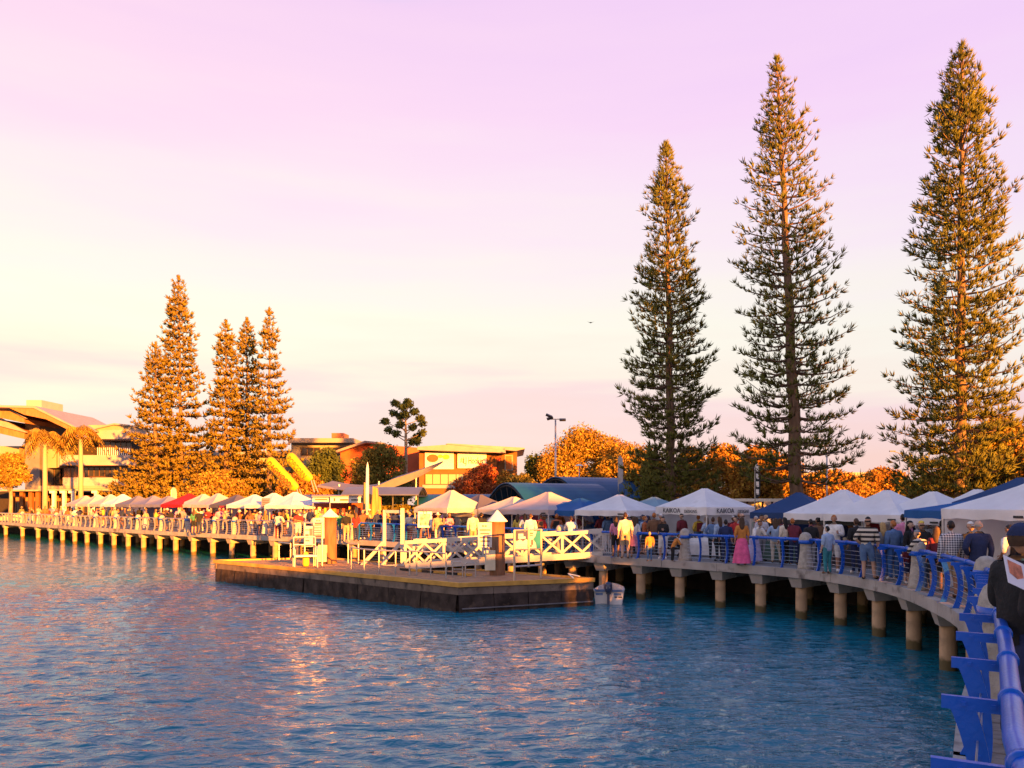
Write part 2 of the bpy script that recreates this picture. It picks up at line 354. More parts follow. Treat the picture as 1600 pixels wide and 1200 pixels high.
def piles():
    for x in PX:
        s = arc_px(x); p, nn, d = at(s); z = dz(p); rz = math.atan2(d.y, d.x)
        q = p + nn * .38
        o = link('pile', pile_me, PILEC, bw, (q.x, q.y, z - 1.65)); 
        link('pile_cap', head_me, CONC, bw, (q.x, q.y, z - .02), rz)
        r = p + nn * 2.85; link('cross_head', back_me, CONC, bw, (r.x, r.y, z - .36), rz)
        w = p + nn * 3.6; link('pile', pile_me, PILEC, bw, (w.x, w.y, z - 1.65))
    # timber louvre slats closing the space under the deck behind the pontoon
    for xa, xb in ((441, 482), (552, 585), (596, 634), (646, 684)):
        a = arc_px(xa); b = arc_px(xb)
        for k in range(6):
            pa, na, _ = at(a); pb, nb, _ = at(b); pa = pa + na * .9; pb = pb + nb * .9; z = .35 + k * .16
            MB().bar((pa.x, pa.y, z), (pb.x, pb.y, z), .03, .08).build('slat', DECKT, bw)
piles()

# ------------------------------------------------------------------ bollards and railings
RH = 1.02
boll_me = MB().lathe([(.27, 0), (.25, .12), (.205, .4), (.175, .68), (.17, .86), (.2, .95), (.215, .98), (.215, 1.0), (.2, 1.1), (.165, 1.19), (.1, 1.25), (.03, 1.27)], 20).mesh('bollard', True)
band_me = MB().lathe([(.2, .88), (.226, .885), (.226, 1.0), (.2, 1.005)], 20).mesh('rail_band', True)
BX = [30, 55, 83, 112, 144, 176, 210, 247, 287, 330, 361, 427, 484, 546, 868, 1064, 1249, 1416, 1541, 1561]
BL = ['by the cafe seating at the far left end', 'below the left palm', 'between the two palms', 'below the right palm', 'below the leftmost white tents', 'in front of the white tents', 'in front of the grey-blue tent',
      'in front of the pale blue tent', 'near the red tent', 'beside the person in green by the red tent', 'bright, in front of the dark tent', 'in front of the pink notice banner', 'behind the pontoon chair frame', 'just right of the left capped mooring pile',
      'behind the two-panel notice board', 'in front of the stall with big lettering', 'beside the maroon jacket, below the navy tent', 'with its band, between the denim jackets and the plaid shirt', 'behind the man with the brochure', 'nearest the viewer, hidden by the man in black']
BS = []
def bollards():
    for x, l in zip(BX, BL):
        s = arc_px(x); 
        if x == 1541: s = min(range(len(PATH)), key=lambda i: abs(PATH[i].y - 14.6) + (99 if PATH[i].x < 3 else 0)); s = ARC[s]
        if x == 1561: s = min(range(len(PATH)), key=lambda i: abs(PATH[i].y - 7.7) + (99 if PATH[i].x < 1 else 0)); s = ARC[s]
        BS.append(s); p, nn, d = at(s); q = p + nn * .3
        o = link('bollard', boll_me, STONE, None, (q.x, q.y, dz(p)), rnd.uniform(0, 6)); link('rail_band', band_me, RAILB, o)
        tag(o, 'flared stone bollard ' + l, 'bollard', 'stone bollards along the boardwalk')
bollards()
def post_mesh():
    # curved flat plate: foot at the deck edge, bows towards the deck, flares out over the water, arm back to the rail (local +y = land)
    prof = []
    N = 12
    for k in range(N + 1):
        t = k / N; z = t * (RH - .03)
        y = .045 - (.44 if t < .5 else .4) * (t - .5) ** 2
        prof.append((y, z))
    w = lambda t: .052 + .04 * (t - .5) ** 2
    V = []; Fc = []
    for k, (y, z) in enumerate(prof):
        t = k / N; h = w(t)
        for sx in (-.016, .016): V += [(sx, y - h, z), (sx, y + h, z)]
    for k in range(N):
        a = k * 4; b = a + 4
        Fc += [(a, a + 1, b + 1, b), (a + 2, b + 2, b + 3, a + 3), (a, b, b + 2, a + 2), (a + 1, a + 3, b + 3, b + 1)]
    Fc += [(0, 2, 3, 1), (4 * N, 4 * N + 1, 4 * N + 3, 4 * N + 2)]
    mb = MB().add(V, Fc)
    yt = prof[-1][0]
    mb.box((0, (yt - .085 + .2) / 2, RH - .045), (.034, .285 - yt, .07))      # arm back to the rail
    mb.box((0, -.06, .015), (.1, .2, .03))
    for y, z in ((yt + .02, RH - .045), (.1, RH - .045), (-.0, .3), (.03, .7)): mb.box((0, y, z), (.05, .022, .022))
    return mb
post_me = post_mesh().mesh('post')
collar_me = MB().lathe([(.064, -.03), (.064, .03)], 14).mesh('collar', True)
def railing(s0, s1, label, wires=True, pitch=1.12):
    m = RAILF if s1 < arc_px(560) else RAILB; e = empty('railing'); p, nn, d = at((s0 + s1) / 2); e.location = (p.x, p.y, dz(p)); O = e.location
    pts = []; n = max(2, int((s1 - s0) / .35))
    for k in range(n + 1):
        q, k2, _ = at(s0 + (s1 - s0) * k / n); r = q + k2 * .28; pts.append((r.x - O.x, r.y - O.y, dz(q) + RH - O.z))
    MB().tube(pts, .05, 14).build('top_rail', m, e, smooth=True)
    k = max(1, round((s1 - s0) / pitch)); ps = [s0 + (s1 - s0) * (i + .5) / k for i in range(k)]
    for s in ps:
        q, k2, dd = at(s); rz = math.atan2(k2.y, k2.x) - math.pi / 2; r = q + k2 * .1
        c = link('post', post_me, None, e, (r.x - O.x, r.y - O.y, dz(q) - O.z), rz); own_mat(c, m)
        g = link('collar', collar_me, None, c, (0, .18, RH)); g.rotation_euler = (0, R(90), 0); own_mat(g, m)
    if wires:
        for i in range(6):
            h = .16 + i * .125; wp = []
            for j in range(max(2, n // 2) + 1):
                q, k2, _ = at(s0 + (s1 - s0) * j / max(2, n // 2)); r = q + k2 * (.1 + .04 * math.sin(h * 3)); wp.append((r.x - O.x, r.y - O.y, dz(q) + h - O.z))
            MB().tube(wp, .006 if p.y < 40 else .011, 5).build('wire', WIRE, e)
    return tag(e, label, 'railing', 'railing sections between bollards')
RL = ['at the far left, by the cafe seating', 'below the left palm trunk', 'below the right palm trunk', 'below the leftmost pale tent', 'in front of the first white tents', 'in front of the white tents left of the grey-blue one',
      'in front of the grey-blue tent', 'left of the red tent', 'in front of the red tent', 'short, left of the brightly lit bollard', 'between the lit bollard and the pink banner stall', 'behind the pontoon chair frame',
      'behind the left capped mooring pile', 'long, behind the gangway and the timber sculpture', 'behind the gangway foot, before the pale blue tent', 'in front of the lettered stall and the pink skirt', 'curving past the striped shirt man', 'curving past the plaid shirt man, up to the brochure reader', 'short, behind the brochure reader']
def railings():
    railing(arc_px(-60), BS[0] - .2, 'blue curved-post railing leaving the left edge of the picture')
    for i in range(len(BS) - 1):
        a, b = BS[i] + .2, BS[i + 1] - .2
        railing(a, b, 'blue curved-post wire railing ' + RL[i])
    # nearest run, posts measured one by one
    railing(BS[-1] + .2, ARC[-1] - 12, 'blue railing with thick round top rail in the near right corner', pitch=1.24)
railings()

# ------------------------------------------------------------------ Norfolk pines
def pine(x, ybase_z, Z, top_y, prof, label, seed, lean=0, whorl=.72, nb=6, dens=1.0, blade=.46, thick=.03, m=None, dense_low=0, name='norfolk_pine', trunk_r=.34, bare=.0, asc=.0, lat=1.0):
    """prof: (fraction of height, crown half width in metres)"""
    g = np.random.default_rng(seed); m = m or PINE
    X = XZ(x, Z); z0 = ybase_z; Ht = CZ + (HOR - top_y) / F * Z - z0
    e = empty(name, (X, Z, z0)); tag(e, label, 'pine tree', 'tall pines')
    fr = [p[0] for p in prof]; rr = [p[1] for p in prof]
    def tx(h): t = h / Ht; return lean * (t ** 1.3)
    mb = MB(); hs = [Ht * k / 22 for k in range(23)]
    mb.tube([(tx(h) + .05 * math.sin(h), .04 * math.cos(h * 1.3), h) for h in hs], [max(.03, trunk_r * max(0, 1 - h / Ht) ** .85 + .02) for h in hs], 9)
    tips = []; dirs = []; sizes = []
    h = Ht * bare + 1.0
    while h < Ht * .985:
        t = h / Ht; Rm = float(np.interp(t, fr, rr)); n = nb + g.integers(-1, 2); a0 = g.uniform(0, 6.3)
        for k in range(int(n)):
            if g.random() < .09: continue
            az = a0 + 2 * math.pi * k / n + g.normal(0, .16); L = Rm * g.uniform(.58, 1.16); hh = h + g.normal(0, .06)
            out = np.array([math.cos(az), math.sin(az), 0]); side = np.array([-out[1], out[0], 0])
            sl = (.42 if t > .75 else .18 if t > .5 else .02 if t > .25 else -.06) + g.normal(0, .085) + asc; up = .16 * L
            def bp(u): return np.array([tx(hh), 0, hh]) + out * (L * u) + np.array([0, 0, L * sl * u + up * (u ** 2.6) - .06 * L * math.sin(math.pi * u)])
            mb.tube([bp(u) for u in (0, .35, .7, .97)], [.045 + .008 * L, .04 + .004 * L, .03, .014], 4, cap=False)
            step = .34 / dens; nt = max(2, int(L / step))
            for q in range(nt):
                u = 1 - (q + g.uniform(0, .5)) * step / max(L, .4)
                if u < (.22 if L > 1.4 else .05): break
                spread = lat * min(.95, .2 + .5 * (1 - u) * L) * (1 if q else .25)
                for sgn in ((1, -1) if q else (0,)):
                    c = bp(u) + side * sgn * spread * g.uniform(.35, 1.1) + np.array([0, 0, g.normal(.02, .06)])
                    d = out * g.uniform(.35, .8) + side * sgn * .45 + np.array([0, 0, g.uniform(.35, .9)])
                    tips.append(c); dirs.append(d / np.linalg.norm(d)); sizes.append(blade * g.uniform(.7, 1.2) * (.75 if t > .9 else 1))
        h += whorl * g.uniform(.8, 1.2) * (1.0 if t < .8 else .62)
    for k in range(26):                              # leader
        a = g.uniform(0, 6.3); hh = Ht - g.uniform(0, .9); tips.append(np.array([tx(hh), 0, hh])); d = np.array([math.cos(a) * .5, math.sin(a) * .5, .8]); dirs.append(d / np.linalg.norm(d)); sizes.append(.35)
    if dense_low:                                    # low skirt of dense foliage
        for k in range(int(dense_low)):
            a = g.uniform(0, 6.3); hh = g.uniform(.8, Ht * .17); rad = float(np.interp(hh / Ht, fr, rr)) * math.sqrt(g.uniform(.1, 1)); tips.append(np.array([tx(hh) + math.cos(a) * rad, math.sin(a) * rad, hh + .1 * rad]))
            d = np.array([math.cos(a) * .8, math.sin(a) * .8, g.uniform(.1, .7)]); dirs.append(d / np.linalg.norm(d)); sizes.append(blade * g.uniform(.8, 1.3))
    mb.build('trunk', BARK, e, smooth=True, fix=False)
    C = np.array(tips); D = np.array(dirs); S = np.array(sizes); nt = len(C); K = 8
    jit = g.normal(0, .42, (nt, K, 3)); BD = D[:, None, :] + jit; BD /= np.linalg.norm(BD, axis=2, keepdims=True)
    ref = np.where(np.abs(BD[..., 2:3]) > .9, np.array([1., 0, 0]), np.array([0, 0, 1.])); U = np.cross(BD, ref); U /= np.linalg.norm(U, axis=2, keepdims=True); Vv = np.cross(BD, U)
    ln = S[:, None, None] * g.uniform(.65, 1.15, (nt, K, 1)); th = thick * (S[:, None, None] / .46)
    mid = C[:, None, :] + BD * ln * .45; tip = C[:, None, :] + BD * ln + np.array([0, 0, .06]); base = np.broadcast_to(C[:, None, :], mid.shape)
    V = np.stack([base, mid + U * th, mid - .5 * U * th + .87 * Vv * th, mid - .5 * U * th - .87 * Vv * th, tip], 2).reshape(-1, 3)
    idx = np.arange(nt * K)[:, None] * 5
    T = np.array([[0, 2, 1], [0, 3, 2], [0, 1, 3], [4, 1, 2], [4, 2, 3], [4, 3, 1]]); Fc = (idx[:, :, None] + T[None]).reshape(-1, 3)
    link('crown', np_mesh('crown', V, Fc, m), None, e)
    return e
GZ = 1.5
pine(1049, GZ, 50, 224, [(0, 2.9), (.1, 3.1), (.22, 3.0), (.45, 2.75), (.62, 2.15), (.78, 1.6), (.9, .95), (1, .12)], 'leftmost and shortest of the three tall right-hand pines, slender and dark', 11, lean=-.35, whorl=.66, nb=7, dens=1.25, dense_low=300)
pine(1246, GZ, 45, 93, [(0, 3.3), (.15, 3.9), (.3, 3.5), (.5, 3.1), (.65, 2.6), (.8, 1.85), (.92, .9), (1, .12)], 'airy middle pine of the right-hand three with visible leaning trunk', 23, lean=-1.25, whorl=.72, nb=7, dens=1.0, bare=.1, blade=.43, trunk_r=.4)
pine(1500, GZ, 42, 68, [(0, 3.3), (.1, 3.6), (.25, 3.55), (.45, 3.1), (.65, 2.5), (.8, 1.7), (.93, .9), (1, .12)], 'tallest pine at the right edge, golden on its right side', 37, lean=.1, whorl=.64, nb=8, dens=1.2, dense_low=400)
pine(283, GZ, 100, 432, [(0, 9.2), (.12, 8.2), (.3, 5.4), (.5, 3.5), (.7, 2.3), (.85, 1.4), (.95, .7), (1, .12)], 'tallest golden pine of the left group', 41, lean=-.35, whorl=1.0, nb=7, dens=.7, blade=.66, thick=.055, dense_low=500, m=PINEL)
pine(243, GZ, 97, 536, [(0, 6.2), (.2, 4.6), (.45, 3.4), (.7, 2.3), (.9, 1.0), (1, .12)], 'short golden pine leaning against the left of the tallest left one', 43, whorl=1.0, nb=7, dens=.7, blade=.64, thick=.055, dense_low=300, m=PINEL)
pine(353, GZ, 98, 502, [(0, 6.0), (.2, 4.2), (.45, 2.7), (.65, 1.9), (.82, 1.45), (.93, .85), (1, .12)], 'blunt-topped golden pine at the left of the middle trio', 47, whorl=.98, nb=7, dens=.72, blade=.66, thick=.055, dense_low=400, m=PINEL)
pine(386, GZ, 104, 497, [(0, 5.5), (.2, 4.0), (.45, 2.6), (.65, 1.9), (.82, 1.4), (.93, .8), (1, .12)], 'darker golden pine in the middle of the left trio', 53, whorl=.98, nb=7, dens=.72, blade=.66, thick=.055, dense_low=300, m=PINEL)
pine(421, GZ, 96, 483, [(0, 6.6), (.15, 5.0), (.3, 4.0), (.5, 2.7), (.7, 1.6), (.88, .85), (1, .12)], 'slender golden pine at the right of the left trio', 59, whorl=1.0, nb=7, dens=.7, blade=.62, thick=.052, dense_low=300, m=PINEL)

# ------------------------------------------------------------------ broadleaf trees and shrubs
LEAF = {k: mat('leaves_' + k, c, .9, .25, .4, island=.45, trans=.2, spec=.05) for k, c in dict(gold=(.3, .19, .035), green=(.08, .1, .03), olive=(.2, .16, .035), red=(.36, .1, .035), orange=(.32, .165, .032)).items()}
TRUNK = mat('broadleaf_bark', (.3, .22, .15), .9, .25, 3, .4)
def leaves(g, clumps, n, size, fill=.55):
    """clumps: (centre, radii); leaves lie towards the clump surface"""
    vol = np.array([r[0] * r[1] + r[0] * r[2] for _, r in clumps]); pick = g.choice(len(clumps), n, p=vol / vol.sum())
    c = np.array([c for c, _ in clumps])[pick]; r = np.array([r for _, r in clumps])[pick]
    d = g.normal(size=(n, 3)); d /= np.linalg.norm(d, axis=1, keepdims=True); rad = (fill + (1 - fill) * g.random((n, 1))) * (1 + .1 * g.normal(size=(n, 1)))
    P = c + d * r * rad
    nrm = d * .7 + g.normal(size=(n, 3)) * .7; nrm /= np.linalg.norm(nrm, axis=1, keepdims=True)
    u = np.cross(nrm, g.normal(size=(n, 3))); u /= np.linalg.norm(u, axis=1, keepdims=True); v = np.cross(nrm, u); s = size * g.uniform(.6, 1.3, (n, 1))
    V = np.stack([P - u * s * .5, P + v * s * .28 + nrm * s * .06, P + u * s * .55, P - v * s * .28 + nrm * s * .06], 1).reshape(-1, 3)
    Fc = np.arange(n)[:, None] * 4 + np.arange(4)[None]
    return V, Fc
def bush_tree(x, Z, y_top, half_px, kind, label, seed, n=5000, leaf=.42, trunk=True, y_bot=None, name='leafy_tree', cat='tree', base=GZ, nclump=14, depth=None):
    g = np.random.default_rng(seed); X = XZ(x, Z); top = CZ + (HOR - y_top) / F * Z - base; w = 1.3 * half_px / F * Z; n = int(n * 2.3); leaf *= .64; nclump = int(nclump * 1.5); bot = (CZ + (HOR - y_bot) / F * Z - base) if y_bot else top * .12
    bot = max(bot, .2); e = empty(name, (X, Z, base)); tag(e, label, cat); dp = depth or w * .8
    cl = []
    for k in range(nclump):
        a = g.uniform(0, 6.3); hh = g.uniform(0, 1); rad = math.sqrt(max(.05, 1 - (hh * 1.9 - .85) ** 2 * .95)) * g.uniform(.35, .8); cr = g.uniform(.16, .36)
        cl.append(((math.cos(a) * rad * w, math.sin(a) * rad * dp, bot + (top - bot) * (.12 + .74 * hh)), (cr * w, cr * dp, cr * (top - bot) * .62)))
    cl.append(((0, 0, top - .2 * (top - bot)), (.4 * w, .4 * dp, .2 * (top - bot)))); cl.append(((0, 0, bot + .45 * (top - bot)), (.6 * w, .6 * dp, .34 * (top - bot))))
    V, Fc = leaves(g, cl, n, leaf); link('crown', np_mesh('crown', V, Fc, LEAF[kind]), None, e)
    if trunk:
        mb = MB(); r0 = .05 * top ** .9 * .6 + .05; mb.tube([(0, 0, 0), (.03 * w, 0, bot * .6 + .3), (0, 0, bot + .4 * (top - bot))], [r0, r0 * .8, r0 * .45], 8)
        for c, r in cl[:7]:
            mb.tube([(0, 0, bot * .8 + .2), (c[0] * .5, c[1] * .5, (bot + c[2]) * .5 + .2), c], [r0 * .55, r0 * .35, r0 * .12], 6)
        mb.build('trunk', TRUNK, e, smooth=True)
    return e
def trees():
    B = bush_tree
    B(918, 95, 668, 64, 'gold', 'big rounded golden tree behind the floodlight pole', 1, 11000, .5, nclump=22)
    B(985, 90, 690, 45, 'gold', 'golden tree tucked behind the left of the dark pine', 2, 7000, .46)
    B(1020, 57, 712, 44, 'gold', 'shaded golden tree in front of the dark pine foot', 3, 5000, .4)
    B(1130, 70, 692, 42, 'orange', 'bright orange tree between the dark pine and the airy pine', 4, 7000, .46)
    B(1190, 64, 700, 48, 'orange', 'orange tree just left of the airy pine trunk', 5, 7000, .46)
    B(1290, 72, 735, 62, 'orange', 'low orange tree right of the airy pine trunk', 6, 6000, .46)
    B(1378, 80, 729, 40, 'orange', 'low rounded orange tree left of the tallest pine', 7, 6000, .46)
    B(1425, 60, 752, 40, 'olive', 'low olive shrub at the left foot of the tallest pine', 8, 3500, .4)
    B(1560, 47, 655, 70, 'gold', 'dense golden tree at the right edge behind the tents', 9, 12000, .42, nclump=22)
    B(1470, 52, 735, 50, 'gold', 'golden shrub at the foot of the tallest pine', 10, 4500, .4)
    B(836, 95, 712, 28, 'green', 'dark green tree at the right end of the brown building', 12, 5000, .52)
    B(815, 84, 742, 34, 'olive', 'low green shrub left of the curved blue shelters', 13, 3500, .45)
    B(757, 90, 725, 36, 'red', 'red-leaved tree in front of the brown building', 14, 5500, .5)
    B(792, 86, 738, 26, 'orange', 'orange shrub right of the red-leaved tree', 15, 3000, .45)
    B(505, 88, 699, 36, 'green', 'dark green round tree behind the yellow inflatable signs', 16, 5500, .5)
    B(600, 90, 692, 52, 'olive', 'broad olive tree below the red roof', 17, 8500, .5, nclump=20)
    B(622, 62, 789, 36, 'olive', 'small olive hedge tree below the blue shelter roof', 18, 3000, .35, y_bot=805)
    B(470, 84, 735, 40, 'orange', 'orange shrub behind the inflatable signs', 19, 4000, .48)
    B(16, 86, 706, 34, 'gold', 'spreading golden tree at the left edge', 20, 5000, .42, y_bot=762)
    B(335, 90, 735, 60, 'gold', 'golden shrub between the two pine groups', 21, 6000, .5)
    B(1660, 40, 690, 70, 'gold', 'golden tree cut by the right edge of the picture', 22, 6000, .42)
    B(872, 93, 700, 42, 'gold', 'golden tree at the left foot of the floodlight pole', 61, 6000, .46)
    B(962, 99, 683, 40, 'orange', 'orange tree right of the floodlight pole, behind the golden ones', 62, 6000, .46)
    B(1082, 76, 700, 36, 'gold', 'golden tree peeping out right of the dark pine foot', 63, 5000, .46)
    B(1232, 74, 712, 44, 'gold', 'golden tree behind the airy pine trunk', 64, 5500, .46)
    B(1335, 76, 742, 36, 'gold', 'low golden shrub between the airy pine and the rounded orange tree', 65, 4000, .46)
    B(1592, 44, 690, 40, 'orange', 'orange tree in front of the golden one at the right edge', 66, 6000, .42)
    B(1518, 46, 722, 36, 'orange', 'orange shrub right of the tallest pine trunk, above the tents', 67, 4500, .4)
    # open tree with separate dark clumps
    g = np.random.default_rng(31); Z = 92; e = empty('clumpy_tree', (XZ(633, Z), Z, GZ)); tag(e, 'tall thin tree with separate dark leaf clumps above the brown building', 'tree')
    mb = MB(); zt = lambda y: CZ + (HOR - y) / F * Z - GZ; mb.tube([(0, 0, 0), (.1, 0, zt(700)), (.05, 0, zt(640))], [.3, .2, .06], 8); cl = []
    for px, py in ((-20, 645), (-29, 660), (-27, 672), (-14, 678), (-8, 650), (-2, 638), (8, 634), (16, 645), (22, 652), (28, 662), (26, 676), (16, 682), (10, 690), (-6, 664), (12, 668), (-14, 632), (2, 648), (20, 690), (6, 630)):
        c = (px / F * Z, g.uniform(-1.2, 1.2), zt(py)); cl.append((c, (.62, .62, .5))); mb.tube([(.08, 0, c[2] - .9), (c[0] * .6, c[1] * .6, c[2] - .45), c], [.07, .05, .03], 5)
    mb.build('trunk', TRUNK, e, smooth=True); V, Fc = leaves(g, cl, 3600, .36, .3); link('crown', np_mesh('crown', V, Fc, LEAF['green']), None, e)
trees()
def palm(x, Z, y_crown, label, seed, n=17, L=3.6):
    g = np.random.default_rng(seed); e = empty('palm', (XZ(x, Z), Z, GZ)); tag(e, label, 'palm tree', 'palms by the building'); h = CZ + (HOR - y_crown) / F * Z - GZ
    MB().tube([(0, 0, 0), (.03, 0, h * .5), (0, 0, h)], [.34, .27, .22], 12).build('trunk', mat('palm_trunk', (.36, .3, .23), .85, .15, 4, stretch=(1, 1, 5)), e, smooth=True)
    V = []; Fc = []
    for k in range(n):
        az = 2 * math.pi * k / n + g.normal(0, .15); el = g.uniform(.1, 1.45); out = np.array([math.cos(az), math.sin(az), 0]); sd = np.array([-out[1], out[0], 0]); l = L * g.uniform(.8, 1.1)
        prev = None; M = 16
        for q in range(M):
            u = q / (M - 1); p = np.array([0, 0, h]) + out * l * u * .62 * math.cos(el * .6) + np.array([0, 0, l * (u * math.sin(el) - (.85 + .25 * el) * u * u)])
            if q:
                for sg in (-1, 1):
                    ll = 1.1 * math.sin(math.pi * min(.97, u * .85 + .12)); dn = np.array([0, 0, -.5 - .3 * g.random()]); tipv = p + sd * sg * ll * .6 + dn * ll + out * .15
                    b = len(V); V += [p, p - (p - prev) * .6, tipv, tipv + out * .07]; Fc.append((b, b + 1, b + 2, b + 3))
            prev = p
    link('crown', np_mesh('crown', np.array(V), np.array(Fc), LEAF['gold']), None, e)
    MB().lathe([(.2, -.5), (.3, -.1), (.2, .35), (.05, .6)], 10, (0, 0, h)).build('crown_shaft', LEAF['green'], e, smooth=True)
    cl = [((.25, -.3, h - .45), (.35, .3, .4))]; V, Fc = leaves(g, cl, 160, .16, .2); link('fruit_cluster', np_mesh('fruit_cluster', V, Fc, LEAF['red']), None, e)
palm(70, 96, 683, 'left palm with a wide drooping golden crown', 3, 30, 5.4)
palm(126, 98, 676, 'right palm with tall narrow golden crown', 4, 28, 5.0)

# ------------------------------------------------------------------ buildings
CREAM = mat('cream_render', (.3, .26, .21), .8, .08, .5)
PINKW = mat('pale_wall_panel', (.33, .3, .31), .8, .08, .6)
SOFF = mat('timber_soffit', (.3, .14, .06), .7, .2, 1.2, stretch=(4, .4, 1))
GREYC = mat('grey_concrete_wall', (.15, .145, .165), .85, .15, .7)
BROWN = mat('ochre_brick_wall', (.2, .085, .03), .85, .12, 1.2)
REDW = mat('red_wall', (.45, .1, .04), .8, .15, 1)
ROOFL = mat('light_roof_metal', (.28, .25, .24), .5, .1, 1)
BRONZE = mat('bronze_frames', (.12, .06, .04), .5)
GLASSL = mat('reflection_tinted_glass', (.34, .36, .22), .12, .12, .3, spec=.6)  # bright greenish-yellow reflection put into the pane colour
def rect(mb, x0, x1, y0, y1, Z, depth):               # block whose front face spans photo columns/rows at distance Z
    a = W(x0, y1, Z); b = W(x1, y0, Z); mb.add([(a.x, Z, a.z), (b.x, Z, a.z), (b.x, Z + depth, a.z), (a.x, Z + depth, a.z), (a.x, Z, b.z), (b.x, Z, b.z), (b.x, Z + depth, b.z), (a.x, Z + depth, b.z)],
        [(3, 2, 1, 0), (4, 5, 6, 7), (0, 1, 5, 4), (1, 2, 6, 5), (2, 3, 7, 6), (3, 0, 4, 7)]); return mb
class Bld:                                            # building: parts in world coordinates minus its base
    def __init__(s, name, x, Z, label): s.Z = Z; s.e = empty(name, (XZ(x, Z), Z, GZ)); tag(s.e, label, 'building'); s.o = s.e.location.copy()
    def put(s, mb, name, m, parent=None):
        par = parent or s.e; mb.v = [(v[0] - s.o.x, v[1] - s.o.y, v[2] - s.o.z) for v in mb.v]; return mb.build(name, m, par)
    def blk(s, name, m, x0, x1, y0, y1, dz=0, depth=8, parent=None): return s.put(rect(MB(), x0, x1, y0, y1, s.Z + dz, depth), name, m, parent)
    def window(s, x0, x1, y0, y1, dz, fm, gm, nx=1, ny=1, t=.9):
        f = MB(); Z = s.Z + dz
        for (a, b, c, d) in ((x0, x1, y0, y0 + t), (x0, x1, y1 - t, y1), (x0, x0 + t, y0 + t, y1 - t), (x1 - t, x1, y0 + t, y1 - t)): rect(f, a, b, c, d, Z - .06, .12)
        for k in range(1, nx): c = x0 + (x1 - x0) * k / nx; rect(f, c - t / 2, c + t / 2, y0 + t, y1 - t, Z - .05, .1)
        w = s.put(f, 'window', fm)
        for k in range(nx):
            a = x0 + (x1 - x0) * k / nx + .3; b = x0 + (x1 - x0) * (k + 1) / nx - .3; s.put(rect(MB(), a, b, y0 + .3, y1 - .3, Z + .02, .05), 'pane', gm, w)
        return w
def building_left():
    Z = 122; B = Bld('civic_building', 60, Z, 'modern terraced building with sweeping cantilever roof at the left edge')
    P = lambda x, y, d=0: W(x, y, Z + d)
    B.blk('tower_wall', GREYC, 39, 62, 650, 766, -2, 10)
    B.blk('plant_box', PINKW, 41, 65, 625, 645, 4, 6)
    # sweeping roof: thin folded slab with timber soffit below
    for name, m, poly in (('roof', ROOFL, [(-60, 632), (53, 634), (118, 667), (118, 669.5), (52, 637.5), (-60, 635)]),
                          ('soffit', SOFF, [(14, 637.2), (52, 637.7), (116, 669.3), (108, 672), (72, 655), (38, 648)])):
        B.put(MB().prism([P(x, y, -9 if name == 'roof' else -8.8) for x, y in poly], (0, 16, 0)), name, m)
    B.put(MB().prism([P(-60, 636, -7), P(8, 638, -7), P(38, 654, -7), P(38, 661, -7), P(-60, 640, -7)], (0, 9, 0)), 'soffit', SOFF)
    B.put(MB().prism([P(-60, 650, -5), P(-2, 655, -5), P(38, 676, -5), P(38, 686, -5), P(-60, 664, -5)], (0, 9, 0)), 'soffit', SOFF)
    B.put(MB().prism([P(8, 637.2, -7.4), P(10, 637, -7.4), P(40, 652, -7.4), P(40, 654, -7.4)], (0, .5, 0)), 'roof_edge', ROOFL)
    B.put(MB().prism([P(-60, 648, -5.4), P(0, 653, -5.4), P(40, 674, -5.4), P(40, 676, -5.4), P(-60, 650.4, -5.4)], (0, .5, 0)), 'roof_edge', ROOFL)
    B.blk('wall', CREAM, -60, 30, 697, 732, 3, 6); B.blk('pillar', SOFF, 30, 38, 697, 735, 2, 3)
    B.blk('wall', CREAM, 62, 88, 702, 731, 0, 8); B.blk('pillar', CREAM, 90, 94, 704, 730, -.5, 4)
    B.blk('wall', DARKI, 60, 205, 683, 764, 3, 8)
    # storeys: slab bands, balustrades, windows
    for y0, y1, x0, x1, m in ((711, 727, 93, 205, PINKW), (746, 759, 98, 205, PINKW), (664, 672, 134, 206, CREAM), (672, 686, 138, 206, PINKW), (759, 763.5, 60, 206, CREAM)):
        B.blk('balcony_band', m, x0, x1, y0, y1, -2.5, 5)
    B.put(MB().prism([P(130, 672, -3), P(178, 661, -3), P(206, 664, -3), P(206, 666, -3), P(178, 663.5, -3), P(130, 674.5, -3)], (0, 9, 0)), 'roof', ROOFL)
    for x0, x1, y0, y1, n in ((155, 205, 687, 710, 6), (98, 128, 728, 745, 5), (130, 205, 728, 745, 9), (66, 94, 732, 757, 3)):
        B.window(x0, x1, y0, y1, 1.5, BRONZE, GLASSD, n)
    for k in range(17): B.blk('baluster', WHITEP, 152 + k * 3.1, 153 + k * 3.1, 699, 711, -2.3, .1)
    for k in range(15): B.blk('baluster', BRONZE, 100 + k * 2.2, 100.8 + k * 2.2, 731, 746, -2.3, .1)
    B.blk('handrail', BRONZE, 152, 204, 698, 699.2, -2.35, .15)
    # ground floor colonnade
    B.blk('awning', CREAM, -20, 60, 765, 767.5, -7, 9); B.blk('awning', CREAM, 60, 205, 763.8, 766.6, -6, 9)
    for x in (83, 99, 113, 149): B.blk('column', WHITEP, x - 2, x + 2, 768, 802, -6, .5); B.blk('column_bracket', WHITEP, x - 6, x + 2.2, 766.8, 770.5, -6.05, .6)
    for x in (17, 33, 47, 58): B.blk('column', BROWN, x - 2.6, x + 2.6, 768, 806, -6, .6)
    for x0, x1 in ((20, 30), (36, 44), (50, 56), (64, 78), (86, 96), (102, 110), (117, 145)):
        B.window(x0, x1, 774, 802, -1, BRONZE, GLASSD, 2)
        B.blk('blind', SOFF, x0 + .6, x1 - .6, 774.6, 783, -1.3, .1)
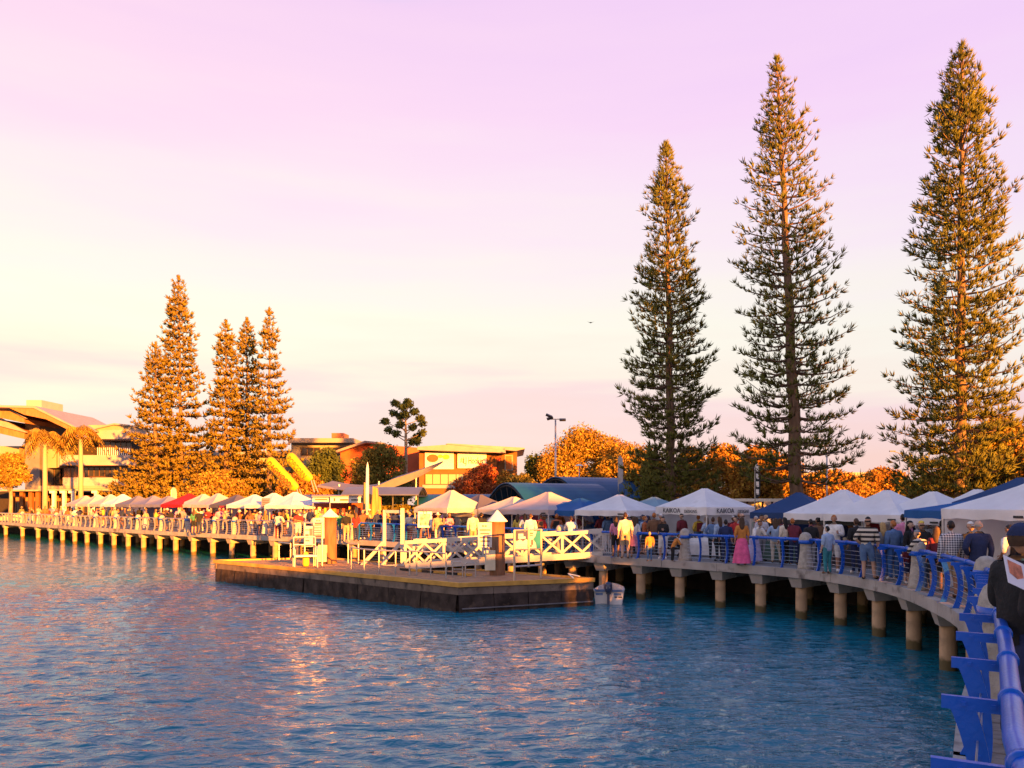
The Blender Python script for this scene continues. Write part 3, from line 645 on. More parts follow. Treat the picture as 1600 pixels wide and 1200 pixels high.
    B.blk('wall', DARKI, -20, 205, 768, 806, 0, 2)
building_left()
def building_brown():
    Z = 112; B = Bld('ochre_building', 740, Z, 'ochre brown building with flat roof and large white signs'); P = lambda x, y, d=0: W(x, y, Z + d)
    B.blk('wall', BROWN, 655, 776, 703, 772, 0, 14); B.blk('wall', BROWN, 776, 808, 699, 772, 1.2, 12)
    B.put(MB().prism([P(652, 698, -2), P(700, 694.5, -2), P(790, 703, -2), P(790, 707.5, -2), P(652, 703, -2)], (0, 16, 0)), 'roof', ROOFL)
    B.put(MB().prism([P(696, 693.6, -1), P(700, 692.6, -1), P(820, 699.6, -1), P(820, 701.4, -1), P(806, 704.6, -1)], (0, 16, 0)), 'roof', ROOFL)
    s = B.blk('sign_board', WHITEP, 664, 709, 707, 733, -.35, .3)
    for x, y, r, c in ((676, 716, 9, (.5, .08, .03)), (676, 719, 6.4, (.75, .73, .68)), (697, 714, 5.5, (.45, .5, .05)), (688, 713, 4, (.55, .5, .06))):
        c0 = P(x, y, -.36 - .012 * r); rr = r / F * Z
        B.put(MB().prism([(c0.x + rr * math.cos(a), c0.y, c0.z + .7 * rr * math.sin(a)) for a in [k * math.pi / 10 for k in range(20)]], (0, .02, 0)), 'printed_disc', mat('print%d%d' % (x, r), c, .6), s)
    s2 = B.blk('sign_board', WHITEP, 715, 760, 708, 731.5, -.35, .3)
    p = P(740, 720, -.4) - B.o; text('LJ Hooker', 1.35, mat('sign_ink', (.006, .005, .004), .6), s2, p, maxw=3.0, extrude=.02); p = P(722.5, 718.5, -.4) - B.o
    text('#', 1.1, mat('sign_ochre', (.55, .3, .04), .6), s2, p)
    B.window(770, 783, 712.5, 722.5, 1.1, BRONZE, mat('red_pane', (.35, .05, .03), .4), 1)
    f = B.blk('window', CREAM, 788.5, 801.5, 710.5, 735, 1.05, .2); B.blk('pane', mat('orange_panel', (.42, .12, .03), .6), 790.5, 799.5, 712.5, 733.5, 1.0, .2, f)
    B.window(664, 725, 740, 757, -.1, BRONZE, GLASSL, 5); B.blk('spandrel', PINKW, 660, 728, 757.5, 763, -.2, .4)
building_brown()
def buildings_back():
    Z = 118; B = Bld('red_building', 570, Z, 'red walled house with pitched grey roof edge above the olive tree'); P = lambda x, y, d=0: W(x, y, Z + d)
    B.put(MB().prism([P(532, 704, 0), P(572, 692, 0), P(600, 695, 0), P(660, 700, 0), P(660, 760, 0), P(532, 760, 0)], (0, 10, 0)), 'wall', REDW)
    B.put(MB().prism([P(524, 704, -2), P(570, 688.5, -2), P(600, 691.5, -2), P(600, 694, -2), P(571, 691.5, -2), P(526, 707, -2)], (0, 14, 0)), 'roof', mat('grey_roof', (.25, .2, .2), .6))
    Z = 125; C = Bld('cream_building', 500, Z, 'cream flat roofed building behind the yellow inflatable signs')
    C.blk('wall', CREAM, 455, 548, 692, 762, 0, 10); C.blk('roof', CREAM, 450, 552, 684.5, 691.5, -2, 14); C.blk('plant_box', mat('red_plant_box', (.35, .13, .07), .8), 518, 537, 676.5, 684, 1, 4)
    C.window(470, 500, 699, 712, -.1, BRONZE, GLASSD, 3); C.window(508, 540, 699, 712, -.1, BRONZE, GLASSD, 3)
    D = Bld('pale_building', 330, 128, 'pale cream building glimpsed behind the left pines')
    D.blk('wall', CREAM, 205, 455, 712, 775, 0, 9); D.blk('roof', ROOFL, 200, 460, 704, 711.5, -2, 13)
    for k in range(8): D.window(214 + k * 29, 234 + k * 29, 728, 745, -.1, BRONZE, GLASSD, 2)
    E = Bld('white_pavilion', 1185, 48, 'white pavilion with brown posts behind the lettered stall')
    E.blk('back_wall', WHITEP, 1146, 1222, 783, 842, 2, .2); E.blk('roof', WHITEP, 1138, 1228, 779, 783.5, -2, 5)
    for x in (1146, 1168, 1192, 1207, 1224): E.blk('post', BRONZE, x - 1.2, x + 1.2, 784, 842, -1.6, .12)
    E.blk('cross_rail', BRONZE, 1147.2, 1222.8, 796, 798, -1.55, .08); E.blk('counter', SOFF, 1150, 1220, 826, 842, -1.2, .6)
    G = Bld('pale_house', 1300, 92, 'pale house roof glimpsed right of the airy pine'); G.blk('wall', CREAM, 1262, 1352, 745, 778, 0, 8); G.blk('roof', ROOFL, 1256, 1358, 738, 744.5, -1, 10)
    for k in range(3): G.window(1272 + k * 27, 1288 + k * 27, 751, 764, -.1, BRONZE, GLASSD, 2)
buildings_back()

# ------------------------------------------------------------------ shade shelters, sail, stall, sculpture, masts
BLUER = mat('blue_metal_roof', (.008, .065, .17), .45, .15, .8, spec=.25)
GREYR = mat('grey_blue_roof', (.09, .1, .16), .45, .15, .8, spec=.5)
def vault(name, c, rz, rad, rise, length, m, label, base=GZ, zoff=2.4, ribs=4):
    e = empty(name, (c[0], c[1], base), rz); tag(e, label, 'shelter'); N = 14
    prof = [(-rad + 2 * rad * k / N, zoff + rise * math.sin(math.pi * (k / N))) for k in range(N + 1)]
    V = []; Fc = []
    for x in (-length / 2, length / 2):
        V += [(x, y, z) for y, z in prof] + [(x, y, z - .07) for y, z in prof]
    n = N + 1; o = 2 * n
    for k in range(N): Fc += [(k, k + 1, o + k + 1, o + k), (n + k, o + n + k, o + n + k + 1, n + k + 1), (k, n + k, n + k + 1, k + 1), (o + k, o + k + 1, o + n + k + 1, o + n + k)]
    Fc += [(0, o, o + n, n), (N, n + N, o + n + N, o + N)]
    MB().add(V, Fc).build('roof', m, e, smooth=False)
    for i in range(ribs):
        x = -length / 2 + .1 + (length - .2) * i / (ribs - 1); MB().tube([(x, y * .97, z - .2) for y, z in prof], .06, 6).build('rib', BLACKP, e)
        MB().tube([(x, -rad * .95, zoff - .12), (x, rad * .95, zoff - .12)], .045, 6).build('tie_beam', BLACKP, e)
        for k in (3, 5, 7, 9, 11): MB().tube([(x, prof[k][0] * .97, prof[k][1] - .2), (x, prof[k + (1 if k < 7 else -1)][0], zoff - .12)], .03, 5).build('strut', BLACKP, e)
        for sg in (-1, 1): MB().tube([(x, sg * rad * .9, 0), (x, sg * rad * .9, zoff)], .07, 8).build('post', BLACKP, e)
    return e
def shelters():
    a = XZ(862, 52), 52; vault('shade_shelter', a, R(32), 2.6, 1.35, 7.4, BLUER, 'front blue barrel roof shelter behind the pink-white and blue tents', zoff=2.35)
    b = XZ(932, 57), 57; vault('shade_shelter', b, R(32), 3.0, 1.5, 7.6, BLUER, 'rear and higher blue barrel roof shelter left of the dark pine', zoff=2.75)
    c = XZ(718, 62), 62; vault('shade_shelter', c, R(-14), 2.2, .75, 6.2, BLUER, 'low blue barrel roof shelter behind the dark grey tent', zoff=2.3)
    d = XZ(603, 60), 60; vault('shade_shelter', d, R(-3), 2.2, .6, 5.9, GREYR, 'long grey-blue roof shelter right of the timber sculpture', zoff=3.0)
    f = XZ(500, 60), 60; vault('shade_shelter', f, R(-3), 2.3, .7, 4.6, GREYR, 'grey roof shelter with dark end behind the small white tents', zoff=2.3)
    # sail roof
    Z = 66; e = empty('sail_roof', (XZ(600, Z), Z, GZ)); tag(e, 'upswept pale sail roof pointing right above the blue shelters', 'sail roof'); o = e.location; N = 20; V = []; Fc = []
    for k in range(N + 1):                           # a swept wing: pale top, deep towards the middle, tapering to the raised tip
        t = k / N; x = 508 + 184 * t; yt = 752 + 7 * math.sin(math.pi * min(1, t * 1.7)) - 30 * max(0, (t - .42) / .58) ** 1.25; th = .06 + .75 * max(0, math.sin(math.pi * min(1, max(0, (t - .12) / .88)))) ** .8
        p = W(x, yt, Z); w = 2.6 * (1 - t) ** .7 + .1
        V += [(p.x - o.x, -w, p.z - o.z - .55 * (1 - t)), (p.x - o.x, w, p.z - o.z + .12), (p.x - o.x, w, p.z - o.z + .04), (p.x - o.x, -w * .9, p.z - o.z - th - .3 * (1 - t))]
    for k in range(N):
        for j in range(4): Fc.append((k * 4 + j, k * 4 + (j + 1) % 4, k * 4 + 4 + (j + 1) % 4, k * 4 + 4 + j))
    MB().add(V, Fc).build('sail', mat('sail_fabric', (.15, .14, .17), .7, .08), e)
    for x, y in ((530, 757), (592, 752), (650, 745)): p = W(x, y, Z); MB().tube([(p.x - o.x, 0, 0), (p.x - o.x, 0, p.z - o.z)], .08, 8).build('mast', STEEL, e)
    # food stall with fascia sign
    Z = 52; e = empty('food_stall', (XZ(530, Z), Z, GZ)); tag(e, 'flat roofed food stall with long white fascia sign and hanging goods', 'stall'); o = e.location
    def blk(nm, m, x0, x1, y0, y1, d, dp, par=None):
        mb = rect(MB(), x0, x1, y0, y1, Z + d, dp); mb.v = [(v[0] - o.x, v[1] - o.y, v[2] - o.z) for v in mb.v]; return mb.build(nm, m, par or e)
    f1 = blk('fascia', WHITEP, 516, 570, 776.5, 785.5, -.1, .12); f2 = blk('fascia', WHITEP, 488.5, 515, 777, 784, .2, .12); p = W(540, 781, Z - .16) - o
    INK = mat('sign_grey_ink', (.06, .05, .04), .6); marks(f1, p, [(-.75, .02, .09, .2), (-.1, 0, .55, .1), (.62, 0, .5, .08), (1.1, .0, .12, .26)], INK); marks(f2, W(502, 780.5, Z + .15) - o, [(0, 0, .85, .07)], INK)
    blk('roof', ROOFL, 487, 571, 774.6, 776.3, -.2, 3); blk('back_wall', mat('stall_red', (.3, .07, .04), .8), 489, 569, 786, 842, 2.6, .1)
    for x in (489, 515.5, 569): blk('post', STEEL, x - .8, x + .8, 785.7, 846, -.05, .08)
    blk('counter', SOFF, 490, 568, 824, 846, .1, .5)
    for k in range(16):
        x = 492 + k * 4.8; c = rnd.choice([(.5, .2, .02), (.55, .35, .03), (.45, .06, .03), (.6, .5, .3), (.1, .05, .05)]); y = 790 + rnd.uniform(0, 7)
        blk('hanging_bag', mat('goods%d' % k, c, .7), x, x + 3.6, y, y + rnd.uniform(8, 15), .4 + .6 * (k % 3), .25)
    # carved timber slabs with pale spire
    Z = 50; e = empty('timber_sculpture', (XZ(580, Z), Z, GZ)); tag(e, 'carved golden timber slabs standing around a pale pointed spire', 'sculpture'); o = e.location
    TG = mat('golden_timber', (.4, .24, .08), .75, .3, 2.5, .5, 9, stretch=(2.5, 2.5, .35)); s = Z / F
    for x, d, wd, ht, ln in ((570, 0, .42, 784 - 760 + 62, .05), (577.5, -.5, .36, 55, -.03), (584, .2, .46, 80, .04), (589, .6, .36, 66, 0), (574, .9, .4, 70, -.05)):
        X = (x - 580) * s; H = ht * s; MB().prism([(X - wd / 2, d, 0), (X + wd / 2 + .05, d, 0), (X + wd / 2 + ln, d, H * .5), (X + wd * .38 + ln, d, H), (X - wd * .3 + ln, d, H * 1.04), (X - wd / 2 + ln * .5, d, H * .45)], (0, .22, 0)).build('slab', TG, e)
    MB().tube([(-.13, -.75, 1.6), (-.12, -.75, 3.2), (-.1, -.75, (850 - 740) * s), (-.1, -.75, (850 - 730) * s)], [.12, .11, .09, .012], 10).build('spire', WHITEP, e, smooth=True)
shelters()
def mast_things():
    def pole(name, label, x, Z, y0, r, cat): 
        e = empty(name, (XZ(x, Z), Z, GZ)); tag(e, label, cat); h = CZ + (HOR - y0) / F * Z - GZ; MB().tube([(0, 0, 0), (0, 0, h)], [r, r * .6], 10).build('pole', STEEL, e, smooth=True); return e, h
    e, h = pole('floodlight_pole', 'tall floodlight pole with two lamp heads in front of the golden tree', 868, 68, 655, .12, 'floodlight')
    MB().bar((-.55, 0, h), (.75, 0, h), .08).build('cross_arm', STEEL, e)
    for x, t in ((-.6, 24), (-.5, -20), (.62, 0)): 
        l = MB().box((0, 0, 0), (.55, .4, .16)).build('lamp_head', BLACKP, e, (x, -.1, h + (.3 if x < 0 and t > 0 else -.06 if x > 0 else .08))); l.rotation_euler = (R(20), R(t), 0); MB().box((0, 0, -.09), (.46, .32, .02)).build('lens', WHITEP, l)
    e, h = pole('street_lamp', 'thin lamp post with curved arm right of the airy pine trunk', 1292, 56, 706, .08, 'street lamp')
    MB().tube([(0, 0, h), (-.15, 0, h + .4), (-.7, 0, h + .62), (-1.15, 0, h + .55)], .04, 6).build('arm', STEEL, e); MB().lathe([(.3, -.12), (.22, .02), (.06, .12)], 12, (-1.15, 0, h + .52)).build('lamp_shade', STEEL, e)
    e, h = pole('street_lamp', 'street lamp with slanting arm at the left of the tallest pine', 1420, 70, 718, .09, 'street lamp')
    MB().tube([(0, 0, h), (-.6, 0, h + .5), (-1.4, 0, h + .75)], .04, 6).build('arm', STEEL, e); MB().box((-1.5, 0, h + .76), (.5, .2, .1)).build('lamp_head', BLACKP, e)
    e, h = pole('park_lamp', 'slim lamp post with small flat head behind the blue shelters', 905, 62, 728, .06, 'street lamp'); MB().lathe([(.32, 0), (.3, .05), (.05, .14)], 12, (0, 0, h)).build('lamp_shade', WHITEP, e)
    # feather flags
    def flag(x, Z, y0, y1, wpx, m, label, txt=None, tm=None):
        e = empty('feather_flag', (XZ(x, Z), Z, GZ)); tag(e, label, 'flag'); z = lambda y: CZ + (HOR - y) / F * Z - GZ; w = wpx / F * Z
        MB().tube([(-w / 2, 0, 0), (-w / 2, 0, z(y0) - .25), (-w * .3, 0, z(y0) - .06), (0, 0, z(y0))], .03, 6).build('pole', STEEL, e)
        P = [(-w / 2 + .02, 0, z(y1)), (-w / 2 + .02, 0, z(y0) - .3), (-w * .3, 0, z(y0) - .09), (0, 0, z(y0) - .03), (w * .35, 0, z(y0) - .2), (w / 2, 0, z(y0) - .6), (w * .42, 0, z(y1) + .2)]
        f = MB().prism(P, (0, .012, 0)).build('banner', m, e)
        if txt:
            for k in range(4): marks(f, Vector((0, -.012, z(y1) + .45 + k * .42 * (z(y0) - z(y1)) / 1.9)), [(-.02, 0, w * .5, .24), (.0, -.16, w * .4, .05)], tm)
    flag(970, 55, 712, 757, 8, mat('flag_white', (.6, .55, .55), .8), 'white feather flag at the left of the dark pine', None)
    flag(1184, 44, 725, 780, 9, mat('flag_black', (.02, .025, .03), .7), 'dark feather flag with white lettering left of the airy pine', True, WHITEP)
    flag(272, 74, 761, 788, 9, mat('flag_pink', (.55, .35, .33), .8), 'pinkish hanging flag left of the red tent', None)
    # inflatable signs on the kiosk roof
    YEL = mat('yellow_inflatable', (.36, .3, .003), .45, .06); ORG = mat('orange_print', (.5, .12, .01), .6); GRN = mat('sign_green', (.1, .1, .005), .6); Z = 56
    for (x0, y0), (x1, y1), word, lab, inner in (((418, 716), (464, 764), 'DAGWOOD', 'lower yellow inflatable sign with orange panel, tilted to the left', ORG), ((450, 709), (486, 750), 'POPCORN', 'upper yellow inflatable sign reading POPCORN, tilted to the left', None)):
        a = W(x0, y0, Z); b = W(x1, y1, Z); e = empty('inflatable_sign', (b.x, Z, b.z)); tag(e, lab, 'sign', 'yellow inflatable signs'); d = a - b; L = d.length; ang = math.atan2(d.z, d.x)
        wd = .43; prof = [(0, .22), (.2, .34), (.6, wd * .95), (L - .45, wd), (L - .18, wd * .8), (L - .03, wd * .4), (L, .02)]
        V = []; Fc = []; n = 16; nrm = Vector((-math.sin(ang), 0, math.cos(ang))); t = d.normalized()
        for u, r in prof:
            for j in range(n):
                q = 2 * math.pi * j / n; p = t * u + nrm * (r * math.cos(q)) + Vector((0, -.24 * math.sin(q) * r / wd, 0)) + nrm * .12 * math.sin(math.pi * u / L); V.append(p)
        for i in range(len(prof) - 1):
            for j in range(n): Fc.append((i * n + j, i * n + (j + 1) % n, i * n + n + (j + 1) % n, i * n + n + j))
        MB().add(V, Fc).build('balloon', YEL, e, smooth=True)
        if inner:
            c1 = t * (L * .1) + Vector((0, -.245, 0)); c2 = t * (L * .72) + Vector((0, -.245, 0)); MB().prism([c1 + nrm * .02, c2 + nrm * .1, c2 + nrm * .36, c1 + nrm * .3], (0, -.02, 0)).build('printed_panel', inner, e)
        c = t * (L * .52) + nrm * .14 + Vector((0, -.3, 0)); tx = text(word, .52, GRN if not inner else mat('sign_dark_red', (.12, .012, .003), .6), e, c, (0, 0, 0), maxw=L * .74)
        tx.rotation_euler = (Matrix(((-t.x, nrm.x * 1, 0), (0, 0, -1), (-t.z, nrm.z, 0)))).to_euler() if False else Matrix((-t, -nrm if (-t).cross(-nrm).y < 0 else nrm, Vector((0, -1, 0)))).transposed().to_euler()
        MB().bar((0, 0, 0), (.25, 0, -.9), .06).build('support_leg', STEEL, e); MB().bar((.1, .3, 0), (.45, .3, -.9), .06).build('support_leg', STEEL, e)
mast_things()

# ------------------------------------------------------------------ market tents
FAB = {}
def fabric(name, c): FAB[name] = mat('tent_fabric_' + name, c, .75, .09, 1.2, .45, 2.6, trans=.22, stain=((c[0] * .8, c[1] * .78, c[2] * .76), 1.3, .6)); return FAB[name]
for k, c in dict(white=(.82, .81, .81), cream=(.6, .56, .5), pink=(.56, .47, .46), greyblue=(.19, .2, .28), dark=(.11, .11, .16), blue=(.02, .12, .36), navy=(.03, .07, .19), paleblue=(.22, .36, .46), red=(.5, .015, .02), slate=(.24, .25, .36)).items(): fabric(k, c)
def canopy(size, eave, peak, seed, sag=.13):
    g = random.Random(seed); mb = MB(); h = size / 2; N = 8; M = 7; pk = .05
    for s in range(4):
        a = math.pi / 2 * s; ca, sa = math.cos(a), math.sin(a); V = []; Fc = []
        ph = g.uniform(0, 6)
        for i in range(M + 1):
            v = pk + (1 - pk) * i / M
            for j in range(N + 1):
                u = -1 + 2 * j / N; x = u * v * h; y = -v * h
                z = peak - (peak - eave) * (v ** .84) - sag * (1 - u * u) * v * (1.15 - v) * 1.6 + .022 * math.sin(u * 8 + ph + v * 3) * v * (1 - abs(u))
                V.append((x * ca - y * sa, x * sa + y * ca, z))
        for i in range(M):
            for j in range(N): q = i * (N + 1) + j; Fc.append((q, q + 1, q + N + 2, q + N + 1))
        mb.add(V, Fc)
    return mb
def valance(size, eave, drop, seed, side):
    g = random.Random(seed * 7 + side); h = size / 2 + .004; N = 10; V = []; Fc = []; a = math.pi / 2 * side; ca, sa = math.cos(a), math.sin(a)
    for j in range(N + 1):
        u = -1 + 2 * j / N
        for z, o in ((eave, 0), (eave - drop * .55, .012 * math.sin(j * 2.1 + seed)), (eave - drop + .018 * math.sin(j * 1.7 + seed) , .02 * math.sin(j * 1.3 + seed))):
            x = u * h; y = -h - o; V.append((x * ca - y * sa, x * sa + y * ca, z))
    for j in range(N):
        for k in range(2): q = j * 3 + k; Fc.append((q, q + 1, q + 4, q + 3))
    return MB().add(V, Fc)
LEGM = mat('tent_leg', (.6, .58, .56), .4, .05, metal=.3)
CACHE = {}
def tent(x, Z, fab, label, rz, size=3.0, eave=2.08, peak=3.05, drop=.26, walls=(2,), wall_mat=None, base=None, seed=1, vmat=None, table=True):
    p = Vector((XZ(x, Z), Z, 0)); base = 1.64 if base is None else base
    e = empty('market_tent', (p.x, p.y, base), rz); tag(e, label, 'tent', 'market tents'); h = size / 2
    key = (size, eave, peak, drop, seed % 4)
    if key not in CACHE:
        CACHE[key] = (canopy(size, eave, peak, seed).mesh('canopy', True, False), [valance(size, eave, drop, seed, s).mesh('valance', True, False) for s in range(4)],
                      MB().box((0, 0, eave / 2), (.045, .045, eave)).mesh('leg'), MB().bar((-h + .03, 0, 0), (h - .03, 0, 0), .03).mesh('frame_bar'))
    c, vs, lg, fb = CACHE[key]; o = link('canopy', c, None, e); own_mat(o, FAB[fab])
    vo = []
    for s in range(4): o = link('valance', vs[s], None, e); own_mat(o, (vmat or {}).get(s, FAB[fab])); vo.append(o)
    for sx in (-1, 1):
        for sy in (-1, 1): link('leg', lg, LEGM, e, (sx * (h - .03), sy * (h - .03), 0))
    for s in range(4):
        a = math.pi / 2 * s; link('frame_bar', fb, LEGM, e, (math.sin(a) * (h - .03), -math.cos(a) * (h - .03), eave - drop * .4), a)
    for s in walls:
        a = math.pi / 2 * s; n = 10; V = []; Fc = []
        for j in range(n + 1):
            u = -h + .05 + (size - .1) * j / n; of = .03 * math.sin(j * 1.9 + s)
            for z in (.03, eave * .5, eave - .05): V.append((u, -h + .07 + of * (1 if z < 1.5 else .2), z))
        for j in range(n):
            for k in range(2): q = j * 3 + k; Fc.append((q, q + 1, q + 4, q + 3))
        link('side_wall', MB().add(V, Fc).mesh('side_wall', True, False), wall_mat or FAB[fab], e, None, a)
    return e, vo
def pdir(x):                                          # boardwalk heading at a photo column
    _, n, d = at(arc_px(x)); return math.atan2(d.y, d.x)
TENTS = []
def tents():
    T = lambda x, Z, f, l, **k: TENTS.append((x, Z, l, tent(x, Z, f, l, k.pop('rz', None) if 'rz' in k else pdir(x) + k.pop('dr', 0), seed=len(TENTS), **k)))
    T(134, 83, 'pink', 'pinkish tent at the left end of the row')
    T(153, 79, 'cream', 'first bright cream tent from the left', peak=3.15)
    T(173, 77, 'cream', 'second bright cream tent from the left', peak=3.15)
    T(192, 75, 'white', 'third bright tent from the left with a thin tip', peak=3.15)
    T(216, 73, 'greyblue', 'grey-blue tent right of the bright cream tents', peak=2.95)
    T(240, 71, 'slate', 'pale slate blue tent right of the grey-blue one', peak=2.95)
    T(264, 69, 'slate', 'slate and pink tent behind the pinkish flag', peak=2.9)
    T(296, 67, 'red', 'bright red tent in the left row', peak=3.1, size=3.4)
    T(318, 65.5, 'cream', 'cream tent just right of the red tent', peak=3.05)
    T(341, 64, 'pink', 'pinkish tent left of the dark one', peak=3.1)
    T(371, 62, 'dark', 'dark grey tent with maroon banner in the left row', peak=2.95)
    T(398, 60, 'white', 'small white tent beside the dark one', peak=2.95)
    T(428, 57.5, 'white', 'white tent with a pink hanging notice at its corner', peak=3.05)
    T(461, 55, 'white', 'white tent with scalloped edge left of the food stall', peak=3.1)
    T(706, 43, 'cream', 'bright cream tent with faint lettering, right of the timber sculpture', peak=3.05, eave=1.98)
    T(750, 44, 'dark', 'dark grey tent with pale front banner behind the gangway', peak=2.8, eave=1.9, vmat={0: FAB['cream'], 3: FAB['dark']}, drop=.42)
    T(803, 42, 'cream', 'low cream tent behind the right capped mooring pile', peak=2.65, eave=1.9)
    T(857, 40, 'pink', 'wide pinkish white tent left of the royal blue one', peak=2.9, eave=1.92, size=3.6)
    T(907, 38.5, 'blue', 'royal blue tent in front of the barrel roof shelters', peak=2.55, eave=1.88, size=3.0)
    T(968, 36.5, 'white', 'white tent left of the pale blue one, right of the royal blue', peak=2.72, eave=1.92)
    T(1022, 39.5, 'paleblue', 'pale blue tent left of the lettered stall', peak=2.62, eave=1.9)
    k = T(1101, 35, 'white', 'white tent with large lettering on its edge', peak=3.0, eave=2.08, drop=.34, walls=(2, 1), size=3.1, rz=R(33))
    T(1248, 33.5, 'navy', 'navy blue tent between the lettered stall and the white tents', peak=2.8, eave=1.85, size=3.2, rz=R(-36))
    T(1318, 30, 'white', 'first white tent right of the navy one, with black edge strip', peak=2.87, eave=1.86, size=3.2, rz=R(-52), vmat=None)
    T(1386, 28.2, 'white', 'second white tent right of the navy one', peak=2.82, eave=1.86, size=3.1, rz=R(-60))
    T(1458, 26.8, 'white', 'third white tent right of the navy one', peak=2.75, eave=1.8, size=3.1, rz=R(-66))
    T(1527, 27.8, 'white', 'white tent behind the sky blue one at right', peak=2.85, eave=1.85, size=3.0, rz=R(-60))
    T(1538, 22.8, 'blue', 'sky blue tent left of the white tent at the right edge', peak=2.45, eave=2.05, size=3.0, rz=R(-78), drop=.24)
    T(1596, 25.5, 'navy', 'navy tent with sunlit peak at the right edge', peak=3.2, eave=2.2, size=3.2, rz=R(-70))
    T(1618, 19.6, 'white', 'white tent cut by the right edge, with pink floral wall', peak=2.9, eave=2.12, size=3.0, rz=R(-82), walls=(2, 3), drop=.26)
tents()
INKB = mat('lettering_black', (.03, .03, .035), .6)
def tent_extras():
    x, Z, l, (e, vo) = TENTS[21]
    for s, parent in ((0, vo[0]), (3, vo[3])):
        pass
    # lettering on the two visible valances: local side 0 faces -y, side 3 faces -x
    h = 1.55; z = 2.08 - .17
    text('KAIKOA', .3, INKB, vo[0], (-.42, -h - .045, z), (R(90), 0, 0)); text('DESIGNS', .19, INKB, vo[0], (.74, -h - .045, z - .03), (R(90), 0, 0))
    text('KAIKOA', .29, INKB, vo[3], (-h - .045, .5, z), (R(90), 0, R(-90))); text('DESIGNS', .19, INKB, vo[3], (-h - .045, -.66, z - .03), (R(90), 0, R(-90)))
    # circle emblem on the stall wall and tables with goods
    x, Z, l, (e, vo) = TENTS[14]
    marks(vo[0], Vector((0, -1.52, 1.98 - .13)), [(-.9 + .26 * k, 0, .2, .08) for k in range(7)], mat('faded_ink', (.4, .34, .3), .7))
    e = TENTS[23][3][0]; MB().box((0, -1.63, 1.52), (3.1, .02, .16)).build('black_strip', BLACKP, e)
    # pink floral pattern on the wall of the right-edge tent
    e = TENTS[29][3][0]; g = random.Random(4)
    for k in range(34):
        MB().lathe([(g.uniform(.04, .1), 0), (.02, .02)], 8).build('flower_print', mat('flower%d' % (k % 3), [(.5, .12, .2), (.6, .3, .35), (.3, .06, .12)][k % 3], .8), e, (-1.55 - .02, g.uniform(-.2, 1.35), g.uniform(1.0, 1.75)), 0).rotation_euler = (0, R(-90), 0)
    # pink notice and maroon banner
    x, Z, l, (e, vo) = TENTS[12]
    n = MB().box((0, 0, 0), (.95, .03, .75)).build('notice', mat('pink_notice', (.6, .3, .26), .8), e, (1.2, -1.6, 2.2)); marks(n, Vector((0, -.02, 0)), [(0, .2 - .15 * k, .7, .04) for k in range(4)], mat('notice_ink', (.35, .12, .1), .7))
    x, Z, l, (e, vo) = TENTS[10]; MB().box((0, 0, 0), (1.3, .04, .5)).build('banner', mat('maroon_banner', (.28, .03, .05), .8), e, (.6, -1.57, 1.75))
tent_extras()
def tent_logos():                                      # small dark maker's marks near the valance corners
    for i in (17, 19, 23, 24, 25, 26, 29):
        x, Z, l, (e, vo) = TENTS[i]; h = 1.55; z = [t for t in e.children if t.name.startswith('canopy')]
        ev = min(v.co.z for v in z[0].data.vertices); hs = max(v.co.x for v in z[0].data.vertices)
        MB().box((hs - .32, -hs - .035, ev - .12), (.3, .006, .06)).build('maker_mark', INKB, vo[0]); MB().box((-hs - .035, .3 - hs, ev - .12), (.006, .26, .06)).build('maker_mark', INKB, vo[3])
tent_logos()
# trestle tables with cloths and goods in the right-hand stalls
def table(x, Z, rz, c, label, w=1.8, goods=7, seed=0):
    g = random.Random(seed); e = empty('trestle_table', (XZ(x, Z), Z, 1.645), rz); tag(e, label, 'table', 'stall tables')
    for sx in (-1, 1):
        for sy in (-1, 1): MB().box((sx * (w / 2 - .06), sy * .28, .36), (.04, .04, .72)).build('leg', STEEL, e)
    MB().box((0, 0, .74), (w, .7, .04)).build('table_top', WHITEP, e)
    n = 14; V = []; Fc = []
    for j in range(n + 1):
        u = -w / 2 - .01 + (w + .02) * j / n
        for y, z in ((.36, .765), (-.36, .765), (-.375 - .012 * math.sin(j * 2), .4), (-.38 - .02 * math.sin(j * 2), .06)): V.append((u, y, z))
    for j in range(n):
        for k in range(3): q = j * 4 + k; Fc.append((q, q + 1, q + 5, q + 4))
    link('cloth', MB().add(V, Fc).mesh('cloth', True, False), mat('cloth_%s' % (c,), c, .9), e)
    for k in range(goods):
        hh = g.uniform(.06, .26); c2 = g.choice([(.5, .4, .3), (.5, .12, .06), (.08, .1, .12), (.6, .55, .5), (.1, .2, .3), (.5, .3, .05)])
        q = MB().lathe([(.045, 0), (.06, hh * .3), (.05, hh * .75), (.025, hh * .9), (.03, hh)], 8).build('jar' if k % 2 else 'vase', mat('ware_%s' % (c2,), c2, .5), None, (0, 0, 0), 0, True)
        p = Matrix.Rotation(rz, 3, 'Z') @ Vector((-w / 2 + .15 + (w - .3) * k / max(1, goods - 1), g.uniform(-.2, .2), .768)) + e.location
        q.location = p; tag(q, 'small ware number %d' % k, 'jar', 'wares on the stall tables'); WARES.append((q, label, c2))
WARES = []
